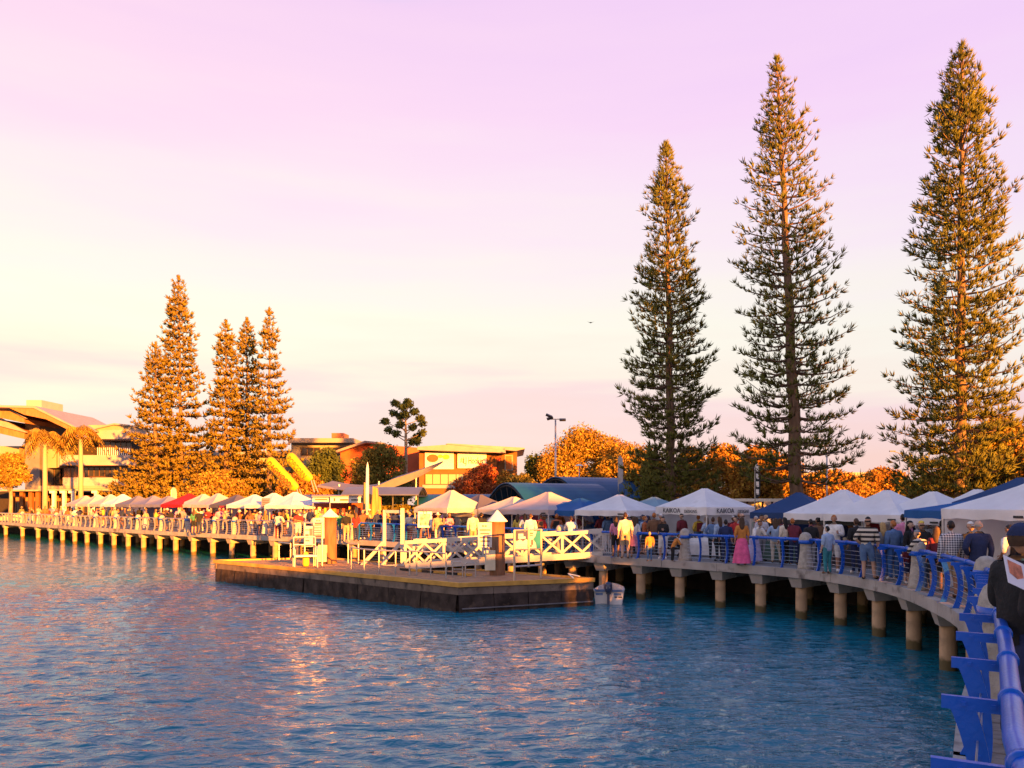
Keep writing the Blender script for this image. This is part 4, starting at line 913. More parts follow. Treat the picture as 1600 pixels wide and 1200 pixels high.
def tables():
    table(1060, 33.2, R(-14), (.6, .58, .56), 'grey cloth table left of the lettered stall corner', seed=1)
    table(1097, 32.6, R(-30), (.62, .6, .57), 'pale cloth table under the large lettering', w=2.0, seed=2, goods=9)
    table(1220, 29.6, R(-40), (.08, .13, .1), 'dark green cloth table below the navy tent', seed=3)
    table(1325, 27.4, R(-52), (.03, .03, .035), 'black cloth table behind the orange-haired man', seed=4, goods=6)
    table(1262, 29.5, R(-40), (.45, .48, .7), 'lavender cloth table behind the flared bollard', seed=5, w=1.3, goods=4)
    table(990, 35, R(-20), (.42, .42, .62), 'lavender cloth table under the white tent by the pale blue one', seed=6, goods=4)
    table(700, 41.2, R(-35), (.1, .09, .12), 'dark cloth table with art frames under the bright cream tent', seed=7, goods=0)
    CN = {(.5, .4, .3): 'tan', (.5, .12, .06): 'rust red', (.08, .1, .12): 'black', (.6, .55, .5): 'pale', (.1, .2, .3): 'blue', (.5, .3, .05): 'amber'}
    seen = {}
    for q, l, c in WARES:
        k = (l, CN[c], q.name.split('.')[0]); seen.setdefault(k, []).append(q)
    ordn = ['first', 'second', 'third', 'fourth', 'fifth', 'sixth']
    for (l, c, nm), qs in seen.items():
        for i, q in enumerate(qs):
            q['label'] = ('%s ' % ordn[i] if len(qs) > 1 else '') + '%s %s%s on %s' % (c, nm, ' from the left' if len(qs) > 1 else '', l.replace(' table', ' table')); q['category'] = nm
tables()
def easels():
    for i, (x, y, w, h, lab) in enumerate(((664, 812, .75, .85, 'large framed picture on an easel under the bright cream tent'), (678, 818, .5, .5, 'smaller framed picture right of the large one under the cream tent'))):
        Z = 41; e = empty('framed_picture', (XZ(x, Z), Z, 1.645)); tag(e, lab, 'picture'); zc = CZ - (y - HOR) / F * Z - 1.645
        f = MB().box((0, 0, 0), (w, .05, h)).build('frame', WHITEP, e, (0, 0, zc)); f.rotation_euler = (R(-10), 0, 0)
        pr = MB().box((0, -.03, 0), (w * .72, .01, h * .72)).build('print', mat('art%d' % i, [(.45, .35, .3), (.2, .12, .1)][i], .6, .7, 5), f)
        for sx in (-.25, .25): MB().tube([(sx, -.05, 0), (0 + sx * .3, .05, zc + h / 2)], .02, 6).build('easel_leg', SOFF, e)
        MB().tube([(0, .6, 0), (0, .06, zc + h / 2)], .02, 6).build('easel_leg', SOFF, e)
easels()

# ------------------------------------------------------------------ pontoon
PZ = .98
A_, B_, C_ = Vector((-14.9, 38.5, 0)), Vector((-2.0, 27.6, 0)), Vector((3.07, 29.5, 0)); D_ = A_ + (C_ - B_)
def pontoon():
    e = empty('pontoon', (B_.x, B_.y, 0)); tag(e, 'low floating pontoon with ochre timber edge and black skirt', 'pontoon'); o = e.location
    u = (A_ - B_); Lu = u.length; u.normalize(); v = (C_ - B_); Lv = v.length; v.normalize()
    M = lambda a, b, z: B_ + u * a + v * b + Vector((0, 0, z)) - o
    q = .1
    def block(nm, m, a0, a1, b0, b1, z0, z1):
        P = [M(a, b, z) for z in (z0, z1) for a, b in ((a0, b0), (a1, b0), (a1, b1), (a0, b1))]; return MB().add(P, [(3, 2, 1, 0), (4, 5, 6, 7), (0, 1, 5, 4), (1, 2, 6, 5), (2, 3, 7, 6), (3, 0, 4, 7)]).build(nm, m, e)
    block('hull', BLACKR, .2, Lu - .2, .2, Lv - .2, -.5, PZ - .12)
    PDECK = mat('pontoon_decking', (.3, .18, .1), .85, .25, 2.5, .3, 20, island=.25); a = .12
    while a < Lu - .15: block('deck_board', PDECK, a, min(a + .288, Lu - .12), .13, Lv - .13, PZ - .06, PZ - .01 + rnd.uniform(-.004, .004)); a += .3
    # ochre edge timbers
    for nm, a0, a1, b0, b1 in (('edge_timber', 0, Lu / 3 - .01, -.02, .12), ('edge_timber', Lu / 3 + .01, Lu * 2 / 3 - .01, -.02, .12), ('edge_timber', Lu * 2 / 3 + .01, Lu, -.02, .12), ('edge_timber', 0, Lu, Lv - .12, Lv), ('edge_timber', -.14, -.004, -.02, Lv), ('edge_timber', Lu + .004, Lu + .14, -.02, Lv)):
        block(nm, YELT, a0, a1, b0, b1, PZ - .1, PZ + .06)
    # panels under the edge and hanging skirt, sheet by sheet
    PAN = mat('grey_fibre_panel', (.17, .125, .095), .8, .35, 1.6, .25, 8, stain=((.05, .04, .035), 3, .55)); n = 9
    for k in range(n):
        a0, a1 = Lu * k / n + .01, Lu * (k + 1) / n - .01; block('side_panel', PAN, a0, a1, .03, .16, PZ - .38, PZ - .115); skirt(e, M, a0, a1, 'u')
    n = 4
    for k in range(n):
        b0, b1 = Lv * k / n + .01, Lv * (k + 1) / n - .01; block('side_panel', PAN, -.08, .1, b0, b1, PZ - .38, PZ - .115); skirt(e, M, b0, b1, 'v')
    for k in range(8): block('side_panel', PAN, Lu - .12, Lu + .02, Lv * k / 8, Lv * (k + 1) / 8 - .01, PZ - .38, PZ - .115) if k < 3 else None
    MB().tube([M(-.16, .1, .1), M(-.16, Lv - .1, .14)], .03, 8).build('drain_pipe', mat('grey_pvc', (.13, .12, .12), .6), e)
    MB().tube([M(.3, Lv - .5, PZ + .03), M(.9, Lv - .2, PZ + .16), M(.4, Lv - .15, PZ + .08), M(.2, Lv - .4, PZ + .12)], .025, 6).build('mooring_rope', WHITEP, e)
    # raised black and yellow wheel stops
    for k in range(6): block('edge_block', BLACKP if k % 2 else YELT, 3.2 + k * .7, 3.2 + k * .7 + .62, 2.9, 3.05, PZ, PZ + .1)
    return M, o
def skirt(e, M, s0, s1, axis):
    V = []; Fc = []; n = 12; g = random.Random(s0 * 100)
    for j in range(n + 1):
        s = s0 + (s1 - s0) * j / n; 
        for z, b in ((PZ - .385, .02), (.12, .0), (-.12, -.02)):
            o = b + (g.uniform(-.035, .035) if z < .2 else 0) + .02 * math.sin(j * 2.3)
            V.append(M(s, o, z) if axis == 'u' else M(-.09 - .02 + o, s, z))
    for j in range(n):
        for k in range(2): q = j * 3 + k; Fc.append((q, q + 1, q + 4, q + 3))
    MB().add(V, Fc).build('skirt_sheet', BLACKR, e, smooth=True)
PM, PO = pontoon()
def on_pontoon(x, y): Z = (CZ - PZ) * F / (y - HOR); return Vector((XZ(x, Z), Z, PZ))
def pontoon_things():
    # timber mooring piles with white cones and notices
    for x, yb, ycap, ytip, wpx, lab, nt in ((516, 880, 808, 795, 20, 'left brown mooring pile with white cone cap and notice', 5), (777, 898, 815, 797, 24, 'right brown mooring pile with white cone cap and notice', 4)):
        p = on_pontoon(x, yb); s = p.y / F; zc = CZ - (ycap - HOR) * s; zt = CZ - (ytip - HOR) * s; r = wpx * s / 2
        e = empty('mooring_pile', (p.x, p.y, 0)); tag(e, lab, 'mooring pile', 'capped mooring piles')
        MB().lathe([(r * 1.04, -1.5), (r * 1.02, .8), (r * .97, zc)], 18).build('shaft', PILET, e, smooth=True)
        MB().lathe([(r * 1.32, zc), (r * 1.32, zc + .03), (.02, zt)], 20).build('cone_cap', WHITEP, e)
        sx = -r * 1.25; sw, sh = (.54, .98) if nt == 5 else (.56, 1.0); c = Vector((sx - .1, -r * .9, zc - .03 - sh / 2))
        b = MB().box(c, (sw, .03, sh)).build('notice_board', mat('notice_white', (.62, .58, .56), .6), e)
        marks(b, c + Vector((0, -.02, 0)), [(-.08, sh * .36, .08, .07), (.03, sh * .36, .09, .06)] + [(0, sh * (.2 - .15 * k), sw * (.78 - .1 * (k % 2)), .055) for k in range(nt)] + [(0, -sh * .42, sw * .6, .03)], mat('notice_print', (.2, .12, .12), .6))
        bx = MB().box((-r * .9, -r * .8, zc - sh - .75 if nt == 5 else zc - sh - .55), (.42, .3, .8)).build('pile_guide', mat('guide_cream', (.6, .56, .42), .6), e)
    # two panel notice board
    p = on_pontoon(826, 905); s = p.y / F; e = empty('notice_stand', (p.x, p.y, PZ)); tag(e, 'two-panel notice board on galvanised legs at the pontoon edge', 'notice board'); z = lambda y: CZ - (y - HOR) * s - PZ
    for x in (803.5, 826, 846): MB().tube([((x - 826) * s, .02 * (x - 826), 0 if x != 826 else z(886)), ((x - 826) * s, .02 * (x - 826), z(827.5))], .045, 8).build('leg', mat('ochre_steel', (.55, .45, .33), .45, .1, 3, metal=.3), e)
    for y in (828, 858, 884): MB().tube([((803.5 - 826) * s, -.45, z(y)), ((846 - 826) * s, .4, z(y))], .035, 8).build('cross_bar', STEEL, e)
    DKB = mat('poster_navy', (.05, .05, .14), .5); TEAL = mat('poster_teal', (.01, .2, .27), .5); PINKP = mat('poster_pale', (.62, .55, .58), .5)
    for x0, x1, kind in ((805, 824, 0), (826.5, 845, 1)):
        w = (x1 - x0) * s; h = z(830) - z(857); c = Vector((((x0 + x1) / 2 - 826) * s, .02 * ((x0 + x1) / 2 - 826) - .06, (z(830) + z(857)) / 2)); b = MB().box(c, (w, .03, h)).build('poster_panel', PINKP, e); y = c.y - .02
        if kind == 0:
            V = [(c.x - w / 2, y, c.z + h / 2), (c.x + w / 2, y, c.z + h / 2), (c.x + w / 2, y, c.z + .02)] + [(c.x + w / 2 - w * k / 8, y, c.z + .04 * math.sin(k * 1.6)) for k in range(1, 9)]
            MB().prism(V, (0, .004, 0)).build('poster_print', DKB, b); marks(b, Vector((c.x, y - .004, c.z)), [(-.02, h * .3, w * .4, .1), (.02, h * .15, w * .6, .09), (0, -.15, w * .8, .025), (0, -.22, w * .8, .025), (-.05, -.29, w * .6, .025)], mat('poster_ink', (.55, .5, .6), .5))
        else:
            MB().prism([(c.x + w / 2, y, c.z + h / 2), (c.x + w * .15, y, c.z + h / 2), (c.x + w * .05, y, c.z + h * .22), (c.x - w * .15, y, c.z + .02), (c.x + .08 * w, y, c.z - h * .2), (c.x + .15 * w, y, c.z - h / 2), (c.x + w / 2, y, c.z - h / 2)], (0, .004, 0)).build('poster_print', TEAL, b)
            marks(b, Vector((c.x, y - .004, c.z)), [(-.14, h * .38, w * .34, .05), (-.14, h * .25, w * .3, .03), (-.1, -.1, .07, .2), (-.16, -.24, .1, .06)], mat('poster_dark', (.1, .08, .12), .5))
    # galvanised handrails on the pontoon
    def rail(pts, lab, mid=True, h=.95):
        P = [on_pontoon(*q) for q in pts]; e = empty('handrail', P[0]); tag(e, lab, 'handrail', 'galvanised pontoon handrails'); L = [q - P[0] for q in P]
        for q in L: MB().tube([q, q + Vector((0, 0, h))], .032, 8).build('post', STEEL, e)
        MB().tube([q + Vector((0, 0, h)) for q in L], .034, 8).build('top_rail', STEEL, e)
        return e
    rail([(549, 889), (569, 893), (592, 896), (618, 897), (640, 899)], 'front galvanised handrail left of the gangway gate')
    rail([(640, 897), (651, 898), (673, 899), (697, 903)], 'galvanised handrail in front of the white gangway truss')
    rail([(544, 880), (560, 881)], 'short rear galvanised handrail by the left mooring pile')
    rail([(436, 877), (454, 880)], 'left galvanised handrail at the back of the pontoon')
    rail([(492, 876), (511, 877)], 'galvanised handrail just left of the left mooring pile')
    # tall sign frame
    p = on_pontoon(491, 884); s = p.y / F; e = empty('sign_frame', p); tag(e, 'tall galvanised frame with two small notices behind the chair', 'sign frame'); z = lambda y: CZ - (y - HOR) * s - PZ
    for x in (476, 490.5, 503.5): MB().tube([((x - 491) * s, 0, 0), ((x - 491) * s, 0, z(817))], .035, 8).build('leg', STEEL, e)
    MB().tube([((476 - 491) * s, 0, z(817)), ((503.5 - 491) * s, 0, z(817))], .035, 8).build('cross_bar', STEEL, e); MB().tube([((490 - 491) * s, 0, z(840)), ((503.5 - 491) * s, 0, z(840))], .03, 8).build('cross_bar', STEEL, e)
    b = MB().box(((483 - 491) * s, -.05, z(838)), (12 * s, .03, 32 * s)).build('notice', PINKP, e); c = Vector(((483 - 491) * s, -.07, z(838)))
    marks(b, c, [(-.08, .3, .18, .05), (.1, .2, .14, .34), (-.08, .05, .16, .12), (-.06, -.2, .2, .06), (0, -.42, .3, .05)], mat('notice_dkgrey', (.12, .13, .15), .6))
    b = MB().box(((497 - 491) * s, -.05, z(829)), (12 * s, .03, 17 * s)).build('notice', mat('notice_grey', (.2, .17, .2), .6), e); marks(b, Vector(((497 - 491) * s, -.07, z(829))), [(0, .18 - .11 * k, .3, .04) for k in range(4)], PINKP)
    # aluminium chair frame
    p = on_pontoon(477, 886); e = empty('chair_frame', p, R(20)); tag(e, 'tall aluminium armchair frame standing on the pontoon', 'chair'); AL = mat('aluminium', (.7, .66, .6), .35, .06, metal=.5)
    for sx in (-.5, .5):
        for sy, hh in ((-.45, .8), (.45, 1.35)): MB().tube([(sx, sy, 0), (sx * .96, sy * .9, hh)], .03, 8).build('leg', AL, e)
        MB().tube([(sx * .96, -.41, .8), (sx * 1.0, -.2, .92), (sx * .96, .42, .9)], .03, 8).build('arm', AL, e)
    MB().box((0, 0, .52), (.96, .86, .04)).build('seat', AL, e); MB().tube([(-.48, .41, 1.35), (.48, .41, 1.35)], .03, 8).build('back_rail', AL, e); MB().tube([(-.48, .42, 1.0), (.48, .42, 1.0)], .025, 8).build('back_rail', AL, e)
    p = on_pontoon(478, 884); yb = MB().lathe([(.13, 0), (.16, .1), (.15, .5), (.1, .62), (.05, .66)], 10).build('life_buoy_box', mat('yellow_box', (.65, .45, .05), .5), None, p + Vector((.05, -.2, .0)), 0, True); tag(yb, 'small yellow canister between the legs of the chair frame', 'canister')
    # small hoop ladder rails
    for x, y, lab in ((715, 901, 'left small ladder hoop at the pontoon edge'), (735, 902, 'right small ladder hoop at the pontoon edge')):
        p = on_pontoon(x, y); e = empty('ladder_hoop', p); tag(e, lab, 'ladder rail', 'ladder hoops on the pontoon'); MB().tube([(-.2, 0, 0), (-.2, 0, .5), (-.14, 0, .58), (.14, 0, .58), (.2, 0, .5), (.2, 0, 0)], .025, 7).build('hoop', STEEL, e); MB().box((0, 0, .3), (.4, .03, .03)).build('rung', STEEL, e)
    p = on_pontoon(735, 906)
pontoon_things()
def gangway():
    a = Vector((-4.66, 33.6, 1.12)); b = Vector((3.85, 32.6, 1.72)); e = empty('gangway', a); tag(e, 'white painted timber gangway with crossed truss sides', 'gangway'); d = b - a; n = Vector((-d.y, d.x, 0)).normalized(); hv = Vector((0, 0, 1.05)); N = 5
    for s in (0, 1):
        o = n * (1.5 * s); g0 = o; g1 = d + o
        MB().bar(g0, g1, .12, .26).build('bottom_chord', TIMW, e); MB().bar(g0 + hv, g1 + hv * .93, .13, .15).build('top_rail', TIMW, e)
        for k in range(N + 1):
            t = k / N; q = g0.lerp(g1, t); top = hv * (1 - .07 * t); MB().bar(q + Vector((0, 0, .13)), q + top - Vector((0, 0, .075)), .1).build('post', TIMW, e)
            if k < N:
                q2 = g0.lerp(g1, (k + .5) / N); q3 = g0.lerp(g1, (k + 1) / N); f = n * (-.02 if not s else .02); tp = top - Vector((0, 0, .08))
                MB().bar(q + tp + f, q2 + Vector((0, 0, .16)) + f, .045, .09).build('brace', TIMW, e); MB().bar(q2 + Vector((0, 0, .16)) + f, q3 + tp + f, .045, .09).build('brace', TIMW, e)
                MB().bar(q + Vector((0, 0, .16)) + f * 2.6, q2 + tp + f * 2.6, .045, .09).build('brace', TIMW, e); MB().bar(q2 + tp + f * 2.6, q3 + Vector((0, 0, .16)) + f * 2.6, .045, .09).build('brace', TIMW, e)
    m = int(d.length / .25)
    for k in range(m): q = d * ((k + .5) / m); MB().bar(q + n * .07, q + n * 1.43, .235, .04).build('tread', DECKT, e)
    # gate frame at the pontoon end
    p = on_pontoon(629, 884); e = empty('gate_frame', p); tag(e, 'pale timber gate frame at the pontoon end of the gangway', 'gate frame'); s = p.y / F; z = lambda y: CZ - (y - HOR) * s - PZ; q = Vector(((597 - 629) * s, .7, 0))
    MB().bar((0, 0, 0), (0, 0, z(794)), .17).build('post', TIMW, e); MB().bar(q, q + Vector((0, 0, z(797))), .13).build('post', TIMW, e); MB().bar(q + Vector((0, 0, z(799.5))), Vector((0, 0, z(799.5))), .1, .14).build('lintel', TIMW, e)
    # timber side rails with long diagonals, left of the gate
    for i, (x0, y0, x1, y1) in enumerate(((565, 884, 599, 848), (592, 888, 626, 848))):
        MB().bar(W(x0, y0, p.y + .7) - p, W(x1, y1, p.y + .5) - p, .08, .16).build('diagonal_brace', TIMW, e)
    MB().bar(W(588, 887, p.y + .4) - p, W(626, 885, p.y + .2) - p, .1, .2).build('sill', TIMW, e)
    # upright pickets of the shore gate
    e = empty('picket_gate', W(930, 868, 33.6)); tag(e, 'pale picket gate where the gangway meets the boardwalk', 'gate')
    for k in range(13): MB().box((-.25 + k * .095, .02 * k, .5), (.045, .03, 1.0)).build('picket', TIMW, e)
    MB().box((.32, .1, .95), (1.25, .05, .07), rz=R(12)).build('top_rail', TIMW, e); MB().box((.32, .1, .12), (1.25, .05, .07), rz=R(12)).build('bottom_rail', TIMW, e)
gangway()
def boat():
    e = empty('dinghy', (XZ(951, 29.7), 29.7, 0), R(-10)); e.scale = (.9, .9, .9); tag(e, 'small white dinghy with outboard moored at the pontoon end', 'boat'); HW = mat('boat_white', (.66, .62, .6), .4, .08, 2, stain=((.45, .4, .36), 2, .62))
    st = [(0, .64, .55, .58), (1, .66, .56, .54), (2, .58, .46, .54), (2.8, .34, .24, .56), (3.2, .04, .03, .58)]; V = []; Fc = []
    for y, wt, wb, h in st: V += [(-wt, y, h), (-wb, y, -.12), (0, y, -.2), (wb, y, -.12), (wt, y, h), (wt - .06, y + (.04 if y == 0 else 0), h), (wb * .8, y + (.04 if y == 0 else 0), .1), (-wb * .8, y + (.04 if y == 0 else 0), .1), (-wt + .06, y + (.04 if y == 0 else 0), h)]
    for i in range(len(st) - 1):
        for j in range(9): Fc.append((i * 9 + j, i * 9 + (j + 1) % 9, i * 9 + 9 + (j + 1) % 9, i * 9 + 9 + j))
    Fc += [(0, 1, 2, 3, 4), (5, 6, 7, 8)]; MB().add(V, Fc).build('hull', HW, e)
    MB().box((0, -.03, .57), (1.2, .07, .1)).build('transom_cap', mat('boat_blue', (.1, .16, .3), .4), e); MB().box((0, 1.1, .4), (1.1, .3, .04)).build('thwart', HW, e)
    for x in (-.4, .38): MB().box((x, -.008, .42), (.3, .01, .1)).build('stripe', mat('boat_print', (.13, .2, .36), .5), e)
    marks(e, Vector((.4, -.012, .3)), [(-.09, 0, .12, .06), (.09, 0, .16, .06)], mat('boat_ink', (.06, .06, .07), .5), 'registration_mark')
    OB = mat('outboard_navy', (.035, .045, .09), .3, spec=.5); m = MB().box((0, 0, 0), (.01, .01, .01)); 
    m = MB().lathe([(.1, .52), (.15, .56), (.17, .7), (.165, .85), (.12, .95), (.03, .97)], 14, (0, -.22, 0), 1, 1.25).build('outboard_cowl', OB, e, smooth=True)
    MB().box((0, -.2, .2), (.11, .16, .66)).box((0, -.2, -.2), (.08, .24, .2)).box((0, -.1, .5), (.2, .2, .12)).build('outboard_leg', OB, e); MB().box((0, -.4, .74), (.16, .02, .09)).build('cowl_badge', STEEL, e)
    MB().tube([(-.2, .1, .6), (-.21, .1, 1.12)], .012, 6).build('antenna', BLACKP, e); MB().ell((-.68, .2, .42), (.09, .1, .2)).build('fender', BLACKP, e, smooth=True)
    r = MB().tube([W(924, 914, 29.5), W(928, 922, 29.6), W(931, 926, 29.8)], .02, 6).build('mooring_line', WHITEP); tag(r, 'short pale mooring line between pontoon and dinghy', 'rope')
boat()

# ------------------------------------------------------------------ people
def joints(pose, fem):
    sw = .165 if fem else .19; hw = .1 if fem else .09
    J = dict(pelvis=(0, 0, .94), spine=(0, .01, 1.09), chest=(0, .0, 1.33), nb=(0, .015, 1.47), neck=(0, .0, 1.545))
    for s, k in ((1, 'L'), (-1, 'R')):
        J['sh' + k] = (s * sw, .01, 1.425); J['el' + k] = (s * (sw + .06), .04, 1.15); J['wr' + k] = (s * (sw + .065), -.04, .91)
        J['hip' + k] = (s * hw, 0, .89); J['kn' + k] = (s * (hw + .01), -.015, .49); J['an' + k] = (s * (hw + .01), .025, .085); J['to' + k] = (s * (hw + .035), -.13, .035)
    def S(k, v): J[k] = v
    if pose == 'walk': S('knL', (hw, -.16, .5)); S('anL', (hw, -.2, .09)); S('toL', (hw + .02, -.36, .05)); S('knR', (-hw, .04, .49)); S('anR', (-hw, .26, .13)); S('toR', (-hw - .02, .13, .04)); S('elL', (sw + .05, .13, 1.17)); S('wrL', (sw + .05, .12, .93)); S('elR', (-sw - .05, -.06, 1.16)); S('wrR', (-sw - .03, -.2, .96))
    if pose == 'shift': S('pelvis', (.03, 0, .94)); S('hipL', (hw + .03, 0, .89)); S('hipR', (-hw + .03, 0, .88)); S('knR', (-hw - .04, -.08, .49)); S('anR', (-hw - .07, -.05, .085)); S('toR', (-hw - .13, -.19, .035)); S('elL', (sw + .13, .1, 1.18)); S('wrL', (sw + .0, -.08, 1.02))
    if pose == 'cross': 
        for s, k in ((1, 'L'), (-1, 'R')): S('el' + k, (s * (sw + .08), -.06, 1.16)); S('wr' + k, (-s * .02, -.23, 1.2 + .04 * s))
    if pose == 'hold':
        S('elL', (sw + .05, -.03, 1.16)); S('wrL', (sw - .06, -.25, 1.24)); S('elR', (-sw - .06, -.0, 1.15)); S('wrR', (-sw + .05, -.23, 1.12))
    if pose == 'lean':
        for k in ('spine', 'chest', 'nb', 'neck', 'shL', 'shR'): x, y, z = J[k]; t = (z - .94) / .6; J[k] = (x, y - .34 * t, z - .1 * t)
        for s, k in ((1, 'L'), (-1, 'R')): S('el' + k, (s * (sw + .1), -.36, 1.08)); S('wr' + k, (s * .1, -.52, 1.06))
    if pose == 'near':
        for k in ('spine', 'chest', 'nb', 'neck', 'shL', 'shR'): x, y, z = J[k]; t = (z - .94) / .6; J[k] = (x, y + .0 * t, z)
        S('elL', (sw + .07, .0, 1.13)); S('wrL', (.07, -.26, 1.2)); S('elR', (-sw - .09, .2, 1.11)); S('wrR', (-.25, -.05, 1.2))
    return {k: Vector(v) for k, v in J.items()}
BONES = [('pelvis', 'spine', 'pelvis'), ('spine', 'chest', 'spine'), ('chest', 'nb', 'chest'), ('nb', 'neck', 'neck')]
for k in 'LR': BONES += [('chest', 'sh' + k, 'clav'), ('sh' + k, 'el' + k, 'uarm'), ('el' + k, 'wr' + k, 'farm'), ('pelvis', 'hip' + k, 'hip'), ('hip' + k, 'kn' + k, 'thigh'), ('kn' + k, 'an' + k, 'shin'), ('an' + k, 'to' + k, 'foot')]
def skin_eval(J, fem, sub):
    keys = list(J); ix = {k: i for i, k in enumerate(keys)}
    rad = dict(pelvis=.165 if fem else .158, spine=.135 if fem else .15, chest=.15 if fem else .172, nb=.075, neck=.052, sh=.062 if fem else .075, el=.042 if fem else .05, wr=.028 if fem else .033, hip=.1, kn=.062, an=.043, to=.038)
    me = bpy.data.meshes.new('t'); me.from_pydata([J[k] for k in keys], [(ix[a], ix[b]) for a, b, _ in BONES], [])
    o = bpy.data.objects.new('t', me); COL.objects.link(o); m = o.modifiers.new('s', 'SKIN'); m.use_smooth_shade = True
    for k in keys:
        r = rad.get(k) or rad.get(k[:-1]); d = me.skin_vertices[0].data[ix[k]]; d.radius = (r, r); d.use_root = k == 'pelvis'
    s = o.modifiers.new('b', 'SUBSURF'); s.levels = sub; s.render_levels = sub
    dg = bpy.context.evaluated_depsgraph_get(); dg.update(); ev = bpy.data.meshes.new_from_object(o.evaluated_get(dg))
    V = np.empty(len(ev.vertices) * 3); ev.vertices.foreach_get('co', V); V = V.reshape(-1, 3); Nn = np.empty(len(ev.vertices) * 3); ev.vertices.foreach_get('normal', Nn); Nn = Nn.reshape(-1, 3)
    Fc = [tuple(p.vertices) for p in ev.polygons]
    bpy.data.objects.remove(o); bpy.data.meshes.remove(me); bpy.data.meshes.remove(ev)
    return V, Nn, Fc
def nearest_bone(P, J):
    best = np.full(len(P), 1e9); lab = np.empty(len(P), object)
    for a, b, n in BONES:
        A = np.array(J[a]); B = np.array(J[b]); d = B - A; t = np.clip(((P - A) @ d) / (d @ d), 0, 1); D = np.linalg.norm(P - (A + t[:, None] * d), axis=1)
        D = D * {'pelvis': .62, 'spine': .62, 'chest': .7, 'hip': .9, 'clav': 1.0}.get(n, 1); q = D < best; best[q] = D[q]; lab[q] = n
    return lab
def hand_mb(mb, w, d, sd, curl=.5, sc=1.0, inw=1):
    """palm and five fingers; w wrist, d direction of the palm, sd across the palm (thumb side)"""
    d = d.normalized(); sd = (sd - d * sd.dot(d)).normalized(); n = d.cross(sd) * inw; P = lambda a, b, c: w + (d * a + sd * b + n * c) * sc
    mb.add([P(-.01, -.028, -.016), P(-.01, .028, -.016), P(-.01, .028, .016), P(-.01, -.028, .016), P(.088, -.042, -.013), P(.088, .04, -.013), P(.088, .04, .013), P(.088, -.042, .013)], [(3, 2, 1, 0), (4, 5, 6, 7), (0, 1, 5, 4), (1, 2, 6, 5), (2, 3, 7, 6), (3, 0, 4, 7)])
    for b, l in ((.031, .072), (.011, .08), (-.011, .075), (-.032, .058)):
        c = curl; mb.tube([P(.08, b, 0), P(.088 + l * .45 * math.cos(c * .5), b, -l * .45 * math.sin(c * .5)), P(.088 + l * .45 * math.cos(c * .5) + l * .35 * math.cos(c * 1.5), b, -l * .45 * math.sin(c * .5) - l * .35 * math.sin(c * 1.5)), P(.088 + l * .45 * math.cos(c * .5) + l * .35 * math.cos(c * 1.5) + l * .25 * math.cos(c * 2.4), b, -l * .45 * math.sin(c * .5) - l * .35 * math.sin(c * 1.5) - l * .25 * math.sin(c * 2.4))], [.0098 * sc, .009 * sc, .0082 * sc, .006 * sc], 6)
    mb.tube([P(.012, .028, 0), P(.042, .054, -.012), P(.068, .06, -.026), P(.085, .054, -.036)], [.012 * sc, .0115 * sc, .0095 * sc, .007 * sc], 6)
HEADC = Vector((0, -.015, .135))                       # head centre above the neck joint
def head_f(p):
    x, y, z = p; k = 1.0
    if z < -.1: k = 1 - .32 * ((-z - .1) / .9) ** 1.2
    yy = y * (1.0 if y < 0 else 1.08)
    if z < -.45 and y > 0: yy *= .6
    return Vector((x * k, yy * (1 if z > -.2 else .95), z))
TPL = {}
